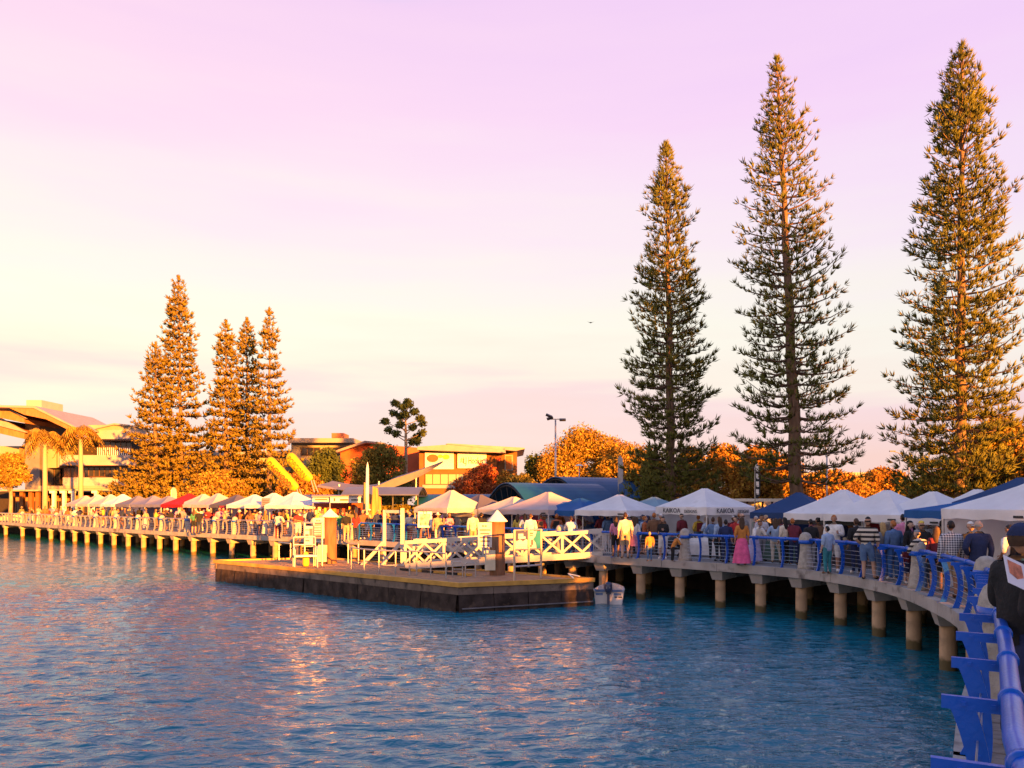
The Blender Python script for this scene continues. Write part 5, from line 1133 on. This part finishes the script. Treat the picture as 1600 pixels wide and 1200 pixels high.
def template(pose, fem, fine=False):
    key = (pose, fem, fine)
    if key in TPL: return TPL[key]
    J = joints(pose, fem); V, Nn, Fc = skin_eval(J, fem, 2 if fine else 1)
    lab = nearest_bone(V, J)
    tor = np.isin(lab, ['pelvis', 'spine', 'chest', 'hip'])
    sy = np.interp(V[:, 2], [.94, 1.09, 1.33, 1.47], [J['pelvis'].y, J['spine'].y, J['chest'].y, J['nb'].y]); V[tor, 1] = sy[tor] + (V[tor, 1] - sy[tor]) * .74
    fl = [max(set(l := [lab[i] for i in f]), key=l.count) for f in Fc]
    mb = MB(); mb.add(V, Fc)
    nk = J['neck']; hc = nk + HEADC; tilt = .0
    n = 20 if fine else 12; mb.ell(hc, (.076, .094, .118), n, 14 if fine else 9, head_f)
    mb.ell(hc + Vector((0, -.096, -.018)), (.014, .02, .024), 8, 5)                       # nose
    for s in (-1, 1): mb.ell(hc + Vector((s * .078, .012, -.008)), (.012, .024, .034), 8, 5)   # ears
    for s, k in ((1, 'L'), (-1, 'R')):
        w = J['wr' + k]; d = (w - J['el' + k]); hand_mb(mb, w, d, Vector((-s * .4, -1, .2)) if pose in ('stand', 'walk', 'shift') else Vector((-s * .3, 0, 1)), .5, 1.0, s)
    nf = len(mb.f)
    for s in (-1, 1):
        mb.ell(hc + Vector((s * .031, -.0835, .012)), (.0115, .008, .007), 6, 4); mb.box(hc + Vector((s * .032, -.088, .034)), (.034, .008, .007))
    ne = len(mb.f); mb.box(hc + Vector((0, -.083, -.062)), (.042, .012, .011))
    me = mb.mesh('body', True); 
    mi = np.zeros(len(mb.f), 'i'); mi[nf:ne] = 1; mi[ne:] = 2
    for nm in ('skin', 'eye', 'lip'): me.materials.append(None)
    me.polygons.foreach_set('material_index', mi)
    def cloth(name, regs, off, zmin=-9, zmax=9, side=0):
        sel = [f for f, l in zip(Fc, fl) if l in regs and zmin <= sum(V[i][2] for i in f) / len(f) <= zmax and (not side or side * sum(V[i][0] for i in f) > 0)]; used = sorted({i for f in sel for i in f}); ix = {i: k for k, i in enumerate(used)}
        U = V[used] + Nn[used] * off
        m = bpy.data.meshes.new(name); m.from_pydata([tuple(p) for p in U], [], [tuple(ix[i] for i in f) for f in sel]); m.shade_smooth()
        return m
    C = {}
    C['shirt_s'] = cloth('shirt', ('pelvis', 'spine', 'chest', 'clav', 'uarm'), .016); C['shirt_l'] = cloth('shirt', ('pelvis', 'spine', 'chest', 'clav', 'uarm', 'farm'), .017); C['shirt_v'] = cloth('shirt', ('pelvis', 'spine', 'chest', 'clav'), .014)
    C['trousers'] = cloth('trousers', ('pelvis', 'hip', 'thigh', 'shin'), .011, zmin=.1); C['shorts'] = cloth('shorts', ('pelvis', 'hip', 'thigh'), .02, zmin=.5); C['shoeL'] = cloth('shoe', ('foot',), .012, side=1); C['shoeR'] = cloth('shoe', ('foot',), .012, side=-1)
    px, py = J['pelvis'].x, J['pelvis'].y
    def skirt(zh, rh):
        V2 = []; F2 = []; n2 = 20; L = [(1.02, .155), (.9, .195), ((.9 + zh) / 2, (.195 + rh) / 2 + .01), (zh, rh)]
        for q, (z, r) in enumerate(L):
            for j in range(n2): a = 2 * math.pi * j / n2; rr = r * (1 + (.05 * math.sin(a * 6) if q > 1 else 0)); V2.append((px + rr * math.cos(a), py + rr * .8 * math.sin(a), z))
        for i in range(3):
            for j in range(n2): F2.append((i * n2 + j, i * n2 + (j + 1) % n2, i * n2 + n2 + (j + 1) % n2, i * n2 + n2 + j))
        return MB().add(V2, F2).mesh('skirt', True)
    C['skirt'] = skirt(.52, .25); C['long_skirt'] = skirt(.1, .33)
    # hair and hats, around the head centre
    def shell(name, f, k, test, extra=None):
        h = MB().ell((0, 0, 0), (1, 1, 1), n, 14 if fine else 9, f); keep = [q for q in h.f if all(test(Vector(h.v[i])) for i in q)]; used = sorted({i for q in keep for i in q}); ix = {i: t for t, i in enumerate(used)}
        r = MB(); r.v = [(hc.x + h.v[i][0] * .076 * k, hc.y + h.v[i][1] * .094 * k, hc.z + h.v[i][2] * .118 * k) for i in used]; r.f = [tuple(ix[i] for i in q) for q in keep]
        if extra: extra(r)
        return r.mesh(name, True)
    ht = lambda p: p.z > .42 or (p.y > .05 and p.z > -.55) or (p.y > -.25 and p.z > .1)
    C['short'] = shell('hair', head_f, 1.1, ht)
    def tail(r):
        V2 = []; F2 = []
        for i, (z, w, y, th) in enumerate(((.09, .07, .05, .06), (0, .098, .06, .06), (-.1, .105, .085, .045), (-.2, .1, .11, .035), (-.3, .07, .125, .025), (-.36, .03, .125, .01))):
            for j in range(10): a = 2 * math.pi * j / 10; V2.append((hc.x + w * math.cos(a), hc.y + y * .8 + th * math.sin(a), hc.z + z))
        for i in range(5):
            for j in range(10): F2.append((i * 10 + j, i * 10 + (j + 1) % 10, i * 10 + 10 + (j + 1) % 10, i * 10 + 10 + j))
        r.add(V2, F2)
    C['long'] = shell('hair', head_f, 1.12, ht, tail)
    C['bun'] = shell('hair', head_f, 1.1, ht, lambda r: r.ell(hc + Vector((0, .085, .075)), (.05, .05, .05), 8, 6))
    C['fringe'] = shell('hair', head_f, 1.06, lambda p: p.y > -.1 and -.5 < p.z < .25)
    C['cap'] = shell('cap', head_f, 1.16, lambda p: p.z > .2, lambda r: r.add([(hc.x + a * .075, hc.y - .085 - b * .1 * math.sqrt(max(0, 1 - a * a * .8)), hc.z + .035 + c - b * .012) for c in (0, .008) for b in (0, 1) for a in (-1, -.5, 0, .5, 1)], [(i, i + 1, i + 6, i + 5) for i in range(4)] + [(10 + i, 15 + i, 16 + i, 11 + i) for i in range(4)] + [(5 + i, 6 + i, 16 + i, 15 + i) for i in range(4)]))
    C['capback'] = shell('hair', head_f, 1.08, lambda p: p.y > .05 and -.5 < p.z < .4)
    C['hat'] = shell('hat', head_f, 1.15, lambda p: p.z > .25, lambda r: r.lathe([(.09, .03), (.17, .012), (.17, .02), (.09, .045)], 18, hc))
    C['hood'] = shell('hood', head_f, 1.2, lambda p: p.y > -.35 and p.z > -.85)
    C['pack'] = MB().box((0, .2, 1.24), (.3, .16, .42), taper=.85).box((0, .3, 1.15), (.22, .06, .22)).mesh('backpack')
    TPL[key] = (me, C, J, hc); return TPL[key]
COLR = dict(white=(.68, .66, .62), cream=(.62, .54, .42), black=(.018, .018, .02), navy=(.02, .03, .085), blue=(.05, .14, .36), denim=(.09, .16, .3), pale_blue=(.3, .4, .55), grey=(.22, .22, .23), pale_grey=(.42, .42, .44), red=(.42, .03, .03), maroon=(.14, .02, .03),
            pink=(.62, .22, .33), hot_pink=(.65, .1, .24), orange=(.5, .19, .04), yellow=(.58, .42, .07), green=(.05, .2, .1), olive=(.15, .14, .06), tan=(.38, .27, .16), brown=(.15, .08, .045), lavender=(.42, .38, .58), teal=(.04, .22, .26), rust=(.34, .1, .04))
HAIR = dict(black=(.012, .01, .01), brown=(.06, .032, .018), blonde=(.42, .28, .12), ginger=(.38, .13, .03), grey=(.35, .33, .32), white=(.55, .53, .5))
SKINS = [(.48, .28, .19), (.42, .23, .15), (.3, .16, .1), (.52, .33, .24)]
EYE = mat('eye_dark', (.03, .02, .018), .3); LIP = mat('lip', (.35, .12, .1), .5)
def cmat(n):
    if n == 'plaid': return checker_mat('plaid_shirt', (.015, .02, .05), (.6, .6, .62), 'plaid', 18)
    if n == 'striped': return checker_mat('striped_shirt', (.02, .018, .02), (.58, .5, .4), 'stripe', 7.5)
    return mat('cloth_' + n, COLR[n], .9, .25, 6, .7, 16)
def hmat(n): return mat('hair_' + n, HAIR[n], .6, .3, 14)
PEOPLE_LABELS = set()
def person(x, y, H, face, pose, top, sleeve, low, lowc, hair, hairc, label, fem=False, Z=None, base=None, fine=False, pack=False, lab_ok=True, loc=None, skin=None):
    Z = Z or 2.3 * F / (y - HOR); me, C, J, hc = template(pose, fem, fine); sc = H / 1.775
    X = XZ(x, Z); b = base if base is not None else (1.655 if Z < 90 else 1.655)
    o = link('person', me, None, None, loc or (X, Z, b), R(face)); o.scale = (sc * rnd.uniform(.97, 1.06), sc * rnd.uniform(.97, 1.08), sc)
    sk = SKINS[int(abs(x) * 7) % 4] if skin is None else skin
    for i, m in enumerate((mat('skin_%s' % (sk,), sk, .6, .08, 8), EYE, LIP)): o.material_slots[i].link = 'OBJECT'; o.material_slots[i].material = m
    def part(k, m, name=None): c = link(name or C[k].name.split('.')[0], C[k], None, o); own_mat(c, m); return c
    part('shirt_' + sleeve, cmat(top))
    if low == 'dress': part('skirt', cmat(lowc)); 
    elif low == 'gown': part('long_skirt', cmat(lowc))
    else: part(low, cmat(lowc))
    sc_ = cmat(rnd.choice(['black', 'white', 'brown', 'grey'])); part('shoeL', sc_, 'shoe'); part('shoeR', sc_, 'shoe')
    if hair == 'cap': part('cap', cmat(hairc)); part('capback', hmat('brown' if hairc != 'black' else 'black'))
    elif hair == 'hat': part('hat', cmat(hairc)); part('capback', hmat('brown'))
    elif hair == 'hood': part('hood', cmat(hairc))
    elif hair != 'bald': part(hair, hmat(hairc))
    if pack: part('pack', cmat(pack))
    if label in PEOPLE_LABELS: print('DUP LABEL', label)
    PEOPLE_LABELS.add(label); tag(o, label, 'person', 'market crowd'); return o
def named_people():
    P = person
    # right-hand bank, one by one
    P(1159, 884, 1.72, 170, 'stand', 'orange', 's', 'gown', 'hot_pink', 'long', 'brown', 'person in long hot pink skirt and pale orange top behind the railing', True)
    P(1178, 880, 1.68, 20, 'lean', 'white', 's', 'gown', 'lavender', 'bun', 'brown', 'person in white top and lavender skirt leaning beside the pink skirt', True)
    P(1190, 877, 1.78, 10, 'cross', 'pale_grey', 'l', 'trousers', 'grey', 'short', 'black', 'person in pale grey sweater with folded arms, right of the pink skirt')
    P(1134, 879, 1.6, 160, 'stand', 'navy', 's', 'trousers', 'navy', 'short', 'black', 'person all in navy just left of the pink skirt')
    P(1149, 875, 1.7, 30, 'stand', 'red', 's', 'trousers', 'black', 'cap', 'black', 'person in red shirt and black cap behind the pink skirt')
    P(1124, 877, 1.7, 200, 'stand', 'pale_blue', 'l', 'trousers', 'black', 'long', 'brown', 'person in pale denim shirt and black leggings at the lettered stall', True)
    P(1114, 874, 1.66, 150, 'shift', 'denim', 'l', 'trousers', 'black', 'short', 'brown', 'person in dark denim jacket at the lettered stall table', True)
    P(1212, 880, 1.66, 150, 'shift', 'pale_blue', 'l', 'trousers', 'cream', 'long', 'brown', 'person in pale blue shirt and cream trousers below the navy tent', True)
    P(1226, 882, 1.7, 200, 'stand', 'cream', 'l', 'trousers', 'black', 'long', 'black', 'person in cream jacket and black trousers left of the maroon jacket', True)
    P(1241, 883, 1.76, 170, 'lean', 'maroon', 'l', 'trousers', 'navy', 'short', 'ginger', 'person in maroon jacket beside the flared bollard below the navy tent')
    P(1267, 886, 1.66, 180, 'stand', 'black', 's', 'trousers', 'grey', 'short', 'black', 'person in black top right of the flared bollard, back turned')
    P(1278, 883, 1.7, 190, 'shift', 'brown', 's', 'trousers', 'black', 'bun', 'black', 'person in brown top beside the person in black top', True)
    P(1293, 897, 1.5, 200, 'stand', 'pale_blue', 's', 'trousers', 'teal', 'short', 'black', 'youth in pale blue top and teal jeans at the railing')
    P(1303, 894, 1.84, -25, 'hold', 'white', 'l', 'shorts', 'white', 'short', 'ginger', 'tall ginger-haired person in open white shirt and white shorts')
    P(1356, 906, 1.82, 150, 'shift', 'striped', 's', 'shorts', 'denim', 'cap', 'black', 'person in black and cream striped shirt, denim shorts and black cap')
    P(1338, 896, 1.74, 180, 'stand', 'black', 's', 'trousers', 'navy', 'short', 'brown', 'person in black top left of the striped shirt')
    P(1379, 905, 1.66, 185, 'shift', 'grey', 'l', 'trousers', 'denim', 'long', 'blonde', 'long-haired blonde person in grey top and jeans right of the striped shirt', True)
    P(1396, 906, 1.72, 190, 'stand', 'denim', 'l', 'trousers', 'blue', 'short', 'ginger', 'person in denim jacket and jeans right of the blonde one')
    P(1421, 908, 1.72, 40, 'stand', 'black', 'l', 'trousers', 'black', 'long', 'black', 'dark-haired person in black behind the banded bollard', True)
    P(1411, 893, 1.86, 170, 'stand', 'pink', 's', 'trousers', 'navy', 'short', 'black', 'tall person in pink shirt above the banded bollard')
    P(1440, 914, 1.74, 180, 'shift', 'black', 's', 'shorts', 'black', 'cap', 'yellow', 'person in yellow cap and black shirt behind the railing')
    P(1449, 922, 1.62, 200, 'lean', 'striped', 's', 'trousers', 'denim', 'cap', 'grey', 'person in grey cap and striped top bending at the railing')
    P(1463, 924, 1.64, 160, 'stand', 'maroon', 's', 'shorts', 'black', 'long', 'brown', 'person in maroon top and black shorts left of the plaid shirt', True)
    P(1486, 935, 1.82, 175, 'stand', 'plaid', 'l', 'shorts', 'tan', 'short', 'black', 'person in black and white plaid shirt and tan shorts')
    P(1472, 905, 1.72, 150, 'stand', 'black', 's', 'trousers', 'grey', 'short', 'black', 'person in black shirt and grey trousers behind the plaid shirt')
    P(1529, 938, 1.84, 172, 'shift', 'navy', 'l', 'trousers', 'navy', 'fringe', 'grey', 'balding person in navy jumper right of the plaid shirt')
    P(1516, 925, 1.76, 10, 'stand', 'black', 's', 'trousers', 'grey', 'cap', 'white', 'older person in white cap facing out between plaid shirt and navy jumper')
    P(1505, 905, 1.7, 200, 'stand', 'tan', 's', 'trousers', 'brown', 'long', 'brown', 'person in tan top behind the plaid shirt', True)
    P(1578, 935, 1.72, 200, 'shift', 'white', 's', 'trousers', 'black', 'short', 'black', 'person in white top behind the man with the brochure', pack='black')
    P(1417, 912, 1.05, 20, 'stand', 'maroon', 's', 'shorts', 'navy', 'cap', 'grey', 'small child in grey cap beside the banded bollard')
    # middle
    P(962, 871, 1.66, 175, 'stand', 'pink', 's', 'shorts', 'black', 'long', 'brown', 'person in pink top and black shorts at the white tent', True)
    P(977, 873, 1.84, 180, 'stand', 'cream', 's', 'shorts', 'tan', 'short', 'brown', 'person in cream shirt and tan shorts, back turned, by the pale blue tent')
    P(991, 872, 1.66, 165, 'shift', 'white', 's', 'dress', 'pink', 'long', 'brown', 'person in white and pink dress right of the cream shirt', True)
    P(1011, 866, 1.66, 180, 'stand', 'navy', 'l', 'trousers', 'navy', 'hood', 'navy', 'person in dark hooded top under the pale blue tent', True)
    P(1022, 868, 1.8, 150, 'stand', 'brown', 's', 'trousers', 'black', 'short', 'ginger', 'ginger-haired person in brown shirt by the pale blue tent')
    P(1015, 877, 1.12, 185, 'stand', 'orange', 's', 'trousers', 'denim', 'short', 'blonde', 'small child in orange patterned top and jeans at the railing')
    P(1036, 874, 1.68, -30, 'hold', 'black', 'l', 'shorts', 'white', 'short', 'black', 'dark-haired person in black cardigan left of the lit bollard', True)
    P(1051, 878, 1.1, 100, 'lean', 'orange', 's', 'trousers', 'black', 'short', 'brown', 'child in orange top bending beside the lit bollard')
    P(893, 866, 1.74, 180, 'lean', 'white', 'l', 'trousers', 'navy', 'short', 'brown', 'person in white hooded top leaning at the royal blue tent')
    P(870, 860, 1.7, 170, 'stand', 'rust', 's', 'trousers', 'black', 'short', 'ginger', 'person in rust shirt at the royal blue tent', pack='black')
    P(845, 860, 1.7, 175, 'stand', 'red', 's', 'trousers', 'navy', 'short', 'brown', 'person in red shirt at the pinkish white tent', pack='brown')
    P(829, 862, 1.72, 180, 'stand', 'white', 's', 'trousers', 'tan', 'short', 'brown', 'person in white shirt and tan trousers behind the notice board')
    P(820, 858, 1.7, 190, 'shift', 'pale_blue', 's', 'trousers', 'denim', 'long', 'black', 'person in pale blue shirt behind the notice board', True)
    P(809, 856, 1.66, 160, 'stand', 'yellow', 's', 'dress', 'yellow', 'long', 'brown', 'person in yellow dress behind the notice board', True)
    P(739, 857, 1.78, 185, 'stand', 'cream', 'l', 'trousers', 'tan', 'hat', 'tan', 'person in long cream coat and tan hat behind the gangway')
    P(752, 855, 1.72, 180, 'stand', 'black', 'l', 'trousers', 'black', 'short', 'black', 'person all in black right of the cream coat')
    P(702, 852, 1.7, 10, 'hold', 'pink', 's', 'trousers', 'blue', 'long', 'brown', 'person in pink shirt and blue trousers by the dark grey tent', True)
    P(684, 852, 1.7, 175, 'stand', 'tan', 's', 'trousers', 'cream', 'hat', 'white', 'person in tan shirt and white hat viewing the framed pictures')
    P(618, 846, 1.78, 165, 'stand', 'navy', 'l', 'trousers', 'denim', 'cap', 'black', 'person in navy jacket and black cap seen through the gate frame')
    P(640, 848, 1.68, 180, 'walk', 'cream', 's', 'trousers', 'rust', 'hat', 'tan', 'person in cream top and tan hat right of the gate frame')
    P(532, 846, 1.76, 190, 'stand', 'green', 's', 'trousers', 'grey', 'short', 'black', 'person in green shirt at the food stall beside the left mooring pile')
    P(541, 847, 1.7, 180, 'stand', 'black', 's', 'shorts', 'tan', 'cap', 'black', 'person in black shirt and tan shorts at the food stall')
    P(556, 846, 1.66, 170, 'hold', 'red', 's', 'trousers', 'navy', 'long', 'brown', 'person in red top at the right end of the food stall', True)
    P(466, 846, 1.76, -10, 'cross', 'red', 's', 'shorts', 'pale_grey', 'short', 'ginger', 'person in red shirt and pale shorts with folded arms by the scalloped tent')
    P(434, 842, 1.72, 180, 'lean', 'cream', 'l', 'trousers', 'maroon', 'short', 'ginger', 'person in cream jumper leaning behind the bollard by the pink notice')
    P(303, 834, 1.7, 180, 'stand', 'green', 's', 'shorts', 'black', 'long', 'brown', 'person in green top and black shorts by the red tent', True)
    P(311, 834, 1.72, 185, 'stand', 'black', 's', 'trousers', 'navy', 'short', 'black', 'person in black shirt beside the green top by the red tent')
named_people()
ZONES = [(-20, 62, 'at the cafe by the left edge'), (62, 122, 'near the palms'), (122, 205, 'by the bright cream tents'), (205, 255, 'by the grey-blue tents'), (255, 315, 'near the red tent'), (315, 360, 'by the cream and pinkish tents'), (360, 412, 'by the dark left tent'),
         (412, 488, 'by the scalloped white tent'), (488, 570, 'at the food stall'), (570, 655, 'near the timber sculpture'), (655, 735, 'by the bright cream tent'), (735, 790, 'by the dark banner tent'), (790, 850, 'behind the right mooring pile'), (850, 935, 'by the royal blue tent'), (935, 1000, 'by the white tent'), (1000, 1070, 'by the pale blue tent'), (1070, 1170, 'at the lettered stall'), (1170, 1240, 'below the navy tent'), (1240, 1345, 'below the first white tent'), (1345, 1430, 'below the second white tent'), (1430, 1600, 'below the third white tent')]
def crowd():
    g = random.Random(12); tops = ['white', 'black', 'black', 'navy', 'red', 'pink', 'maroon', 'navy', 'orange', 'tan', 'grey', 'denim', 'pale_blue', 'yellow', 'rust', 'maroon', 'brown', 'olive']; lows = ['black', 'navy', 'denim', 'tan', 'cream', 'grey', 'brown', 'white']
    spots = []
    x = 4
    while x < 640: spots.append((x + g.uniform(-2, 2), g.uniform(.9, 2.4))); spots.append((x + g.uniform(-1, 6), g.uniform(2.4, 4.0))); spots.append((x + g.uniform(2, 9), g.uniform(4.0, 6.0))); x += g.uniform(9, 13)
    for x in (660, 672, 690, 712, 722, 733, 666, 680, 696, 718, 745, 757, 780, 795, 824, 848, 858, 885, 900, 911, 935, 947, 958, 762, 772, 790, 800, 816, 838, 853, 862, 879, 905, 917, 928, 942, 951, 968): spots.append((x, g.uniform(2.2, 4.8)))
    for x in (985, 1028, 1058, 1075, 1092, 1120, 1155, 1186, 1216, 1246, 1256, 1298, 1310, 1340, 1362, 1376, 1402, 1446, 1466, 1510, 1000, 1046, 1085, 1104, 1140, 1168, 1204, 1234, 1285, 1317, 1328, 1347, 1368, 1388, 1430, 1455, 1480, 1495): spots.append((x, g.uniform(3.6, 5.4)))
    lw = dict(trousers='trousers', shorts='shorts', skirt='skirt', dress='dress', long_skirt='long skirt')
    for x, off in spots:
        s = arc_px(x); p, n, d = at(s); q = p + n * off; xx = 800 + F * q.x / q.y
        zone = next((z for a, b, z in ZONES if a <= xx < b), 'below the third white tent')
        for t in range(200):
            fem = g.random() < .5; top = g.choice(tops); kind = g.choice(['trousers', 'trousers', 'shorts', 'skirt', 'long_skirt'] if fem else ['trousers', 'trousers', 'shorts']); lc = g.choice(lows)
            hair = g.choice(['long', 'long', 'bun', 'short', 'hat'] if fem else ['short', 'short', 'cap', 'fringe', 'hat']); hc = g.choice(['black', 'brown', 'brown', 'blonde', 'ginger', 'grey']) if hair in ('long', 'bun', 'short', 'fringe') else g.choice(['white', 'black', 'tan', 'navy'])
            hd = {'long': 'long %s hair', 'bun': '%s hair in a bun', 'short': 'short %s hair', 'fringe': 'bald crown', 'cap': '%s cap', 'hat': '%s hat'}[hair]; hd = hd % hc if '%' in hd else hd
            lab = 'person in %s top, %s %s, %s, %s' % (top.replace('_', ' '), lc, lw[kind], hd, zone)
            if len(lab.split()) > 16: lab = 'person in %s top, %s %s, %s' % (top.replace('_', ' '), lc, lw[kind], zone)
            core = (top, lc, kind, zone)
            if lab not in PEOPLE_LABELS and core not in PEOPLE_LABELS: PEOPLE_LABELS.add(core); break
        person(xx, 0, g.uniform(1.58, 1.68) if fem else g.uniform(1.68, 1.84), g.choice([180, 180, 200, 160, 90, -90, 20, -20, 140, 220]) + g.uniform(-15, 15), g.choice(['stand', 'stand', 'shift', 'walk', 'hold', 'cross']), top, g.choice('ssl'), kind, lc, hair, hc, lab, fem, Z=q.y, base=1.655 if off < 5.1 else 1.6, pack=g.choice(['black', 'grey', 'maroon']) if g.random() < .08 else False)
crowd()
def near_man():
    Zm = 6.42; X = 4.24; o = person(1600, 0, 1.83, 98, 'near', 'black', 'l', 'trousers', 'navy', 'cap', 'navy', 'man in black jacket and navy cap reading a brochure, near right edge', fine=True, loc=(X, Zm, 1.905), skin=(.45, .25, .15))
    me, C, J, hc = template('near', False, True)
    # teal collar
    MB().lathe([(.078, 1.45), (.072, 1.5), (.066, 1.53)], 16, (0, -.1, 0)).build('collar', mat('collar_teal', (.3, .5, .52), .8), o, smooth=True)
    # folded brochure held in both hands
    M = Matrix.Rotation(R(98), 4, 'Z'); sc = o.scale
    w = (J['wrL'] + J['wrR']) / 2; c = Vector((X, Zm, 1.905)) + M.to_3x3() @ Vector((w.x * sc.x, (w.y - .09) * sc.y, (w.z + .1) * sc.z))
    c = W(1603, 903, 6.13); e = empty('brochure', c); e.rotation_euler = (R(-30), R(28), R(18)); tag(e, 'open white brochure with orange picture held by the man in black', 'brochure')
    PA = mat('brochure_paper', (.66, .64, .68), .5, .04)
    for s in (-1, 1):
        pg = MB().box((s * .1, 0, 0), (.2, .004, .27)).build('page', PA, e); pg.rotation_euler = (0, 0, R(9 * s))
        for sd in (-1, 1): MB().prism([(s * .1 - .07, sd * .0035, .1), (s * .1 + .07, sd * .0035, .1), (s * .1 + .07, sd * .0035, -.02), (s * .1 + .0, sd * .0035, -.06), (s * .1 - .07, sd * .0035, -.03)], (0, sd * .001, 0)).build('printed_picture', mat('brochure_print', (.5, .16, .08), .5, .6, 14), pg)
near_man()

# ------------------------------------------------------------------ small things and shade casters added behind the viewer
def extras():
    e = empty('stroller', (XZ(1051, 31.6), 31.6, 1.655), R(70)); tag(e, 'black folded pushchair beside the lit bollard', 'pushchair')
    MB().lathe([(.24, .35), (.3, .5), (.27, .7), (.12, .86)], 12, (0, 0, 0), 1, 1.1).build('hood', BLACKP, e, smooth=True); MB().box((0, -.1, .4), (.42, .5, .12)).build('seat', BLACKP, e)
    for x in (-.25, .25):
        for y in (-.32, .32): w = MB().lathe([(.11, -.02), (.11, .02)], 14).build('wheel', BLACKP, e, (x, y, .11)); w.rotation_euler = (0, R(90), 0)
        MB().tube([(x, .34, .12), (x, -.2, .5)], .015, 6).build('frame_tube', STEEL, e); MB().tube([(x, -.32, .12), (x, .3, .6), (x, .55, 1.0)], .015, 6).build('frame_tube', STEEL, e)
    MB().tube([(-.25, .55, 1.0), (.25, .55, 1.0)], .018, 6).build('handle', BLACKP, e)
    # outdoor cafe furniture at the left edge
    for x, Z, l in ((12, 88, 'pale cafe sofa at the left edge behind the railing'), (24, 87, 'second pale cafe sofa, left of the first palm')):
        e = empty('cafe_sofa', (XZ(x, Z), Z, 1.655)); tag(e, l, 'sofa'); m = mat('sofa_cream', (.6, .5, .3), .9)
        MB().box((0, 0, .3), (1.3, .7, .3)).build('seat', m, e); MB().box((0, .3, .62), (1.3, .14, .34)).build('backrest', m, e)
        for s in (-.6, .6): MB().box((s, -.02, .52), (.12, .6, .14)).build('armrest', m, e); MB().box((s, -.25, .075), (.06, .06, .15)).build('leg', BRONZE, e)
    g = random.Random(3)
    for i, (x, Z) in enumerate(((70, 90), (90, 89), (46, 91), (34, 92))):
        e = empty('planter', (XZ(x, Z), Z, 1.6)); tag(e, ['terracotta planter box below the left palm', 'terracotta planter box between the palms', 'terracotta planter left of the left palm', 'terracotta planter at the cafe columns'][i], 'planter')
        MB().box((0, 0, .35), (1.6, .5, .7), taper=1.08).build('box', mat('terracotta', (.38, .15, .06), .85), e); V, Fc = leaves(np.random.default_rng(i), [((0, 0, .9), (.8, .28, .28))], 260, .18); link('foliage', np_mesh('foliage', V, Fc, LEAF['olive']), None, e)
    # bird
    p = W(923, 504, 60); e = MB().add([(0, 0, 0), (.12, 0, .03), (.3, 0, .09), (.16, .08, .04), (-.12, 0, .03), (-.3, 0, .09), (-.16, .08, .04), (0, .22, 0), (0, -.12, .01), (0, .05, -.05)], [(8, 1, 3, 7, 0), (1, 2, 3), (8, 0, 7, 6, 4), (4, 6, 5), (8, 9, 1), (8, 4, 9), (9, 7, 3), (9, 6, 7)]).build('bird', BLACKP, None, p); tag(e, 'tiny dark bird in the sky left of the right-hand pines', 'bird')
    # green road sign behind the lettered stall
    p = W(1173, 819, 40); e = empty('green_sign', (p.x, p.y, 1.6)); tag(e, 'small green oval sign behind the pink skirt', 'sign'); MB().tube([(0, 0, 0), (0, 0, p.z - 1.6)], .03, 6).build('post', STEEL, e); MB().lathe([(.3, -.02), (.3, .02)], 18, sx=1, sy=.5).build('sign_plate', mat('sign_plate_green', (.01, .2, .08), .4), e, (0, -.05, p.z - 1.6)).rotation_euler = (R(90), 0, 0)
extras()
def behind_viewer():
    # unseen blocks, trees and pines added outside the view to cast evening shade
    rot = SUN_AZ; D = lambda c, a: Vector((c * math.cos(rot) + a * math.sin(rot), c * math.sin(rot) - a * math.cos(rot), GZ))
    for c, a, w, h, l in ((7, 34, 20.6, 7.4, 'low unseen block added behind the viewpoint to cast shade'), (26, 34, 11, 10.2, 'second unseen block added right of the viewpoint to cast shade')):
        e = empty('shade_block', D(c, a), rot); tag(e, l, 'building')
        MB().box((0, 0, h / 2), (w, 9, h)).build('wall', CREAM, e); MB().box((0, 0, h + .15), (w + .8, 9.8, .3)).build('roof', ROOFL, e)
        win = MB().box((0, 0, 0), (1.5, .12, 1.4)).mesh('window')
        for i in range(int(h // 3.1)):
            for k in range(int(w // 2.6)): link('window', win, GLASSD, e, (-w / 2 + 1.6 + k * 2.6, 4.55, 1.9 + i * 3.1))
    for i, (c, a, h, w) in enumerate(((18.9, 38, 8.8, 1.7), (-7, 34, 6.4, 3.2), (32, 30, 11, 2.6))):
        e = empty('leafy_tree', D(c, a)); tag(e, ['unseen rounded tree added between the shade blocks', 'unseen broad tree added at the end of the first shade block', 'unseen small tree added in front of the shade blocks'][i], 'tree'); gg = np.random.default_rng(100 + i)
        cl = [((gg.normal(0, .4) * w, gg.normal(0, .4) * w, h * (.3 + .58 * k / 9)), (w * .5, w * .5, h * .16)) for k in range(10)]; V, Fc = leaves(gg, cl, 5200 if i else 1500, .5, .2); link('crown', np_mesh('crown', V, Fc, LEAF['green']), None, e)
        MB().tube([(0, 0, 0), (0, 0, h * .7)], [.28, .1], 8).build('trunk', TRUNK, e)
    src = [o for o in bpy.data.objects if o.name.startswith('norfolk_pine')][:3]
    for i, (c, a, k, sc) in enumerate(((33.6, 14, 0, 1.0), (36.4, 8, 2, .88), (38.2, 20, 0, .96), (29.5, 20, 0, .78), (34.9, 30, 0, .98), (37.3, 28, 2, .86), (32.4, 27, 0, .9))):
        o = src[k].copy(); COL.objects.link(o); o.location = D(c, a); o.scale = (sc * 1.12, sc * 1.12, sc); o['label'] = ['first', 'second', 'third', 'shortest', 'rear first', 'rear second', 'rear third'][i] + ' unseen tall pine added outside the right edge of the view for shade'
        for ch in src[k].children: q = ch.copy(); COL.objects.link(q); q.parent = o
behind_viewer()
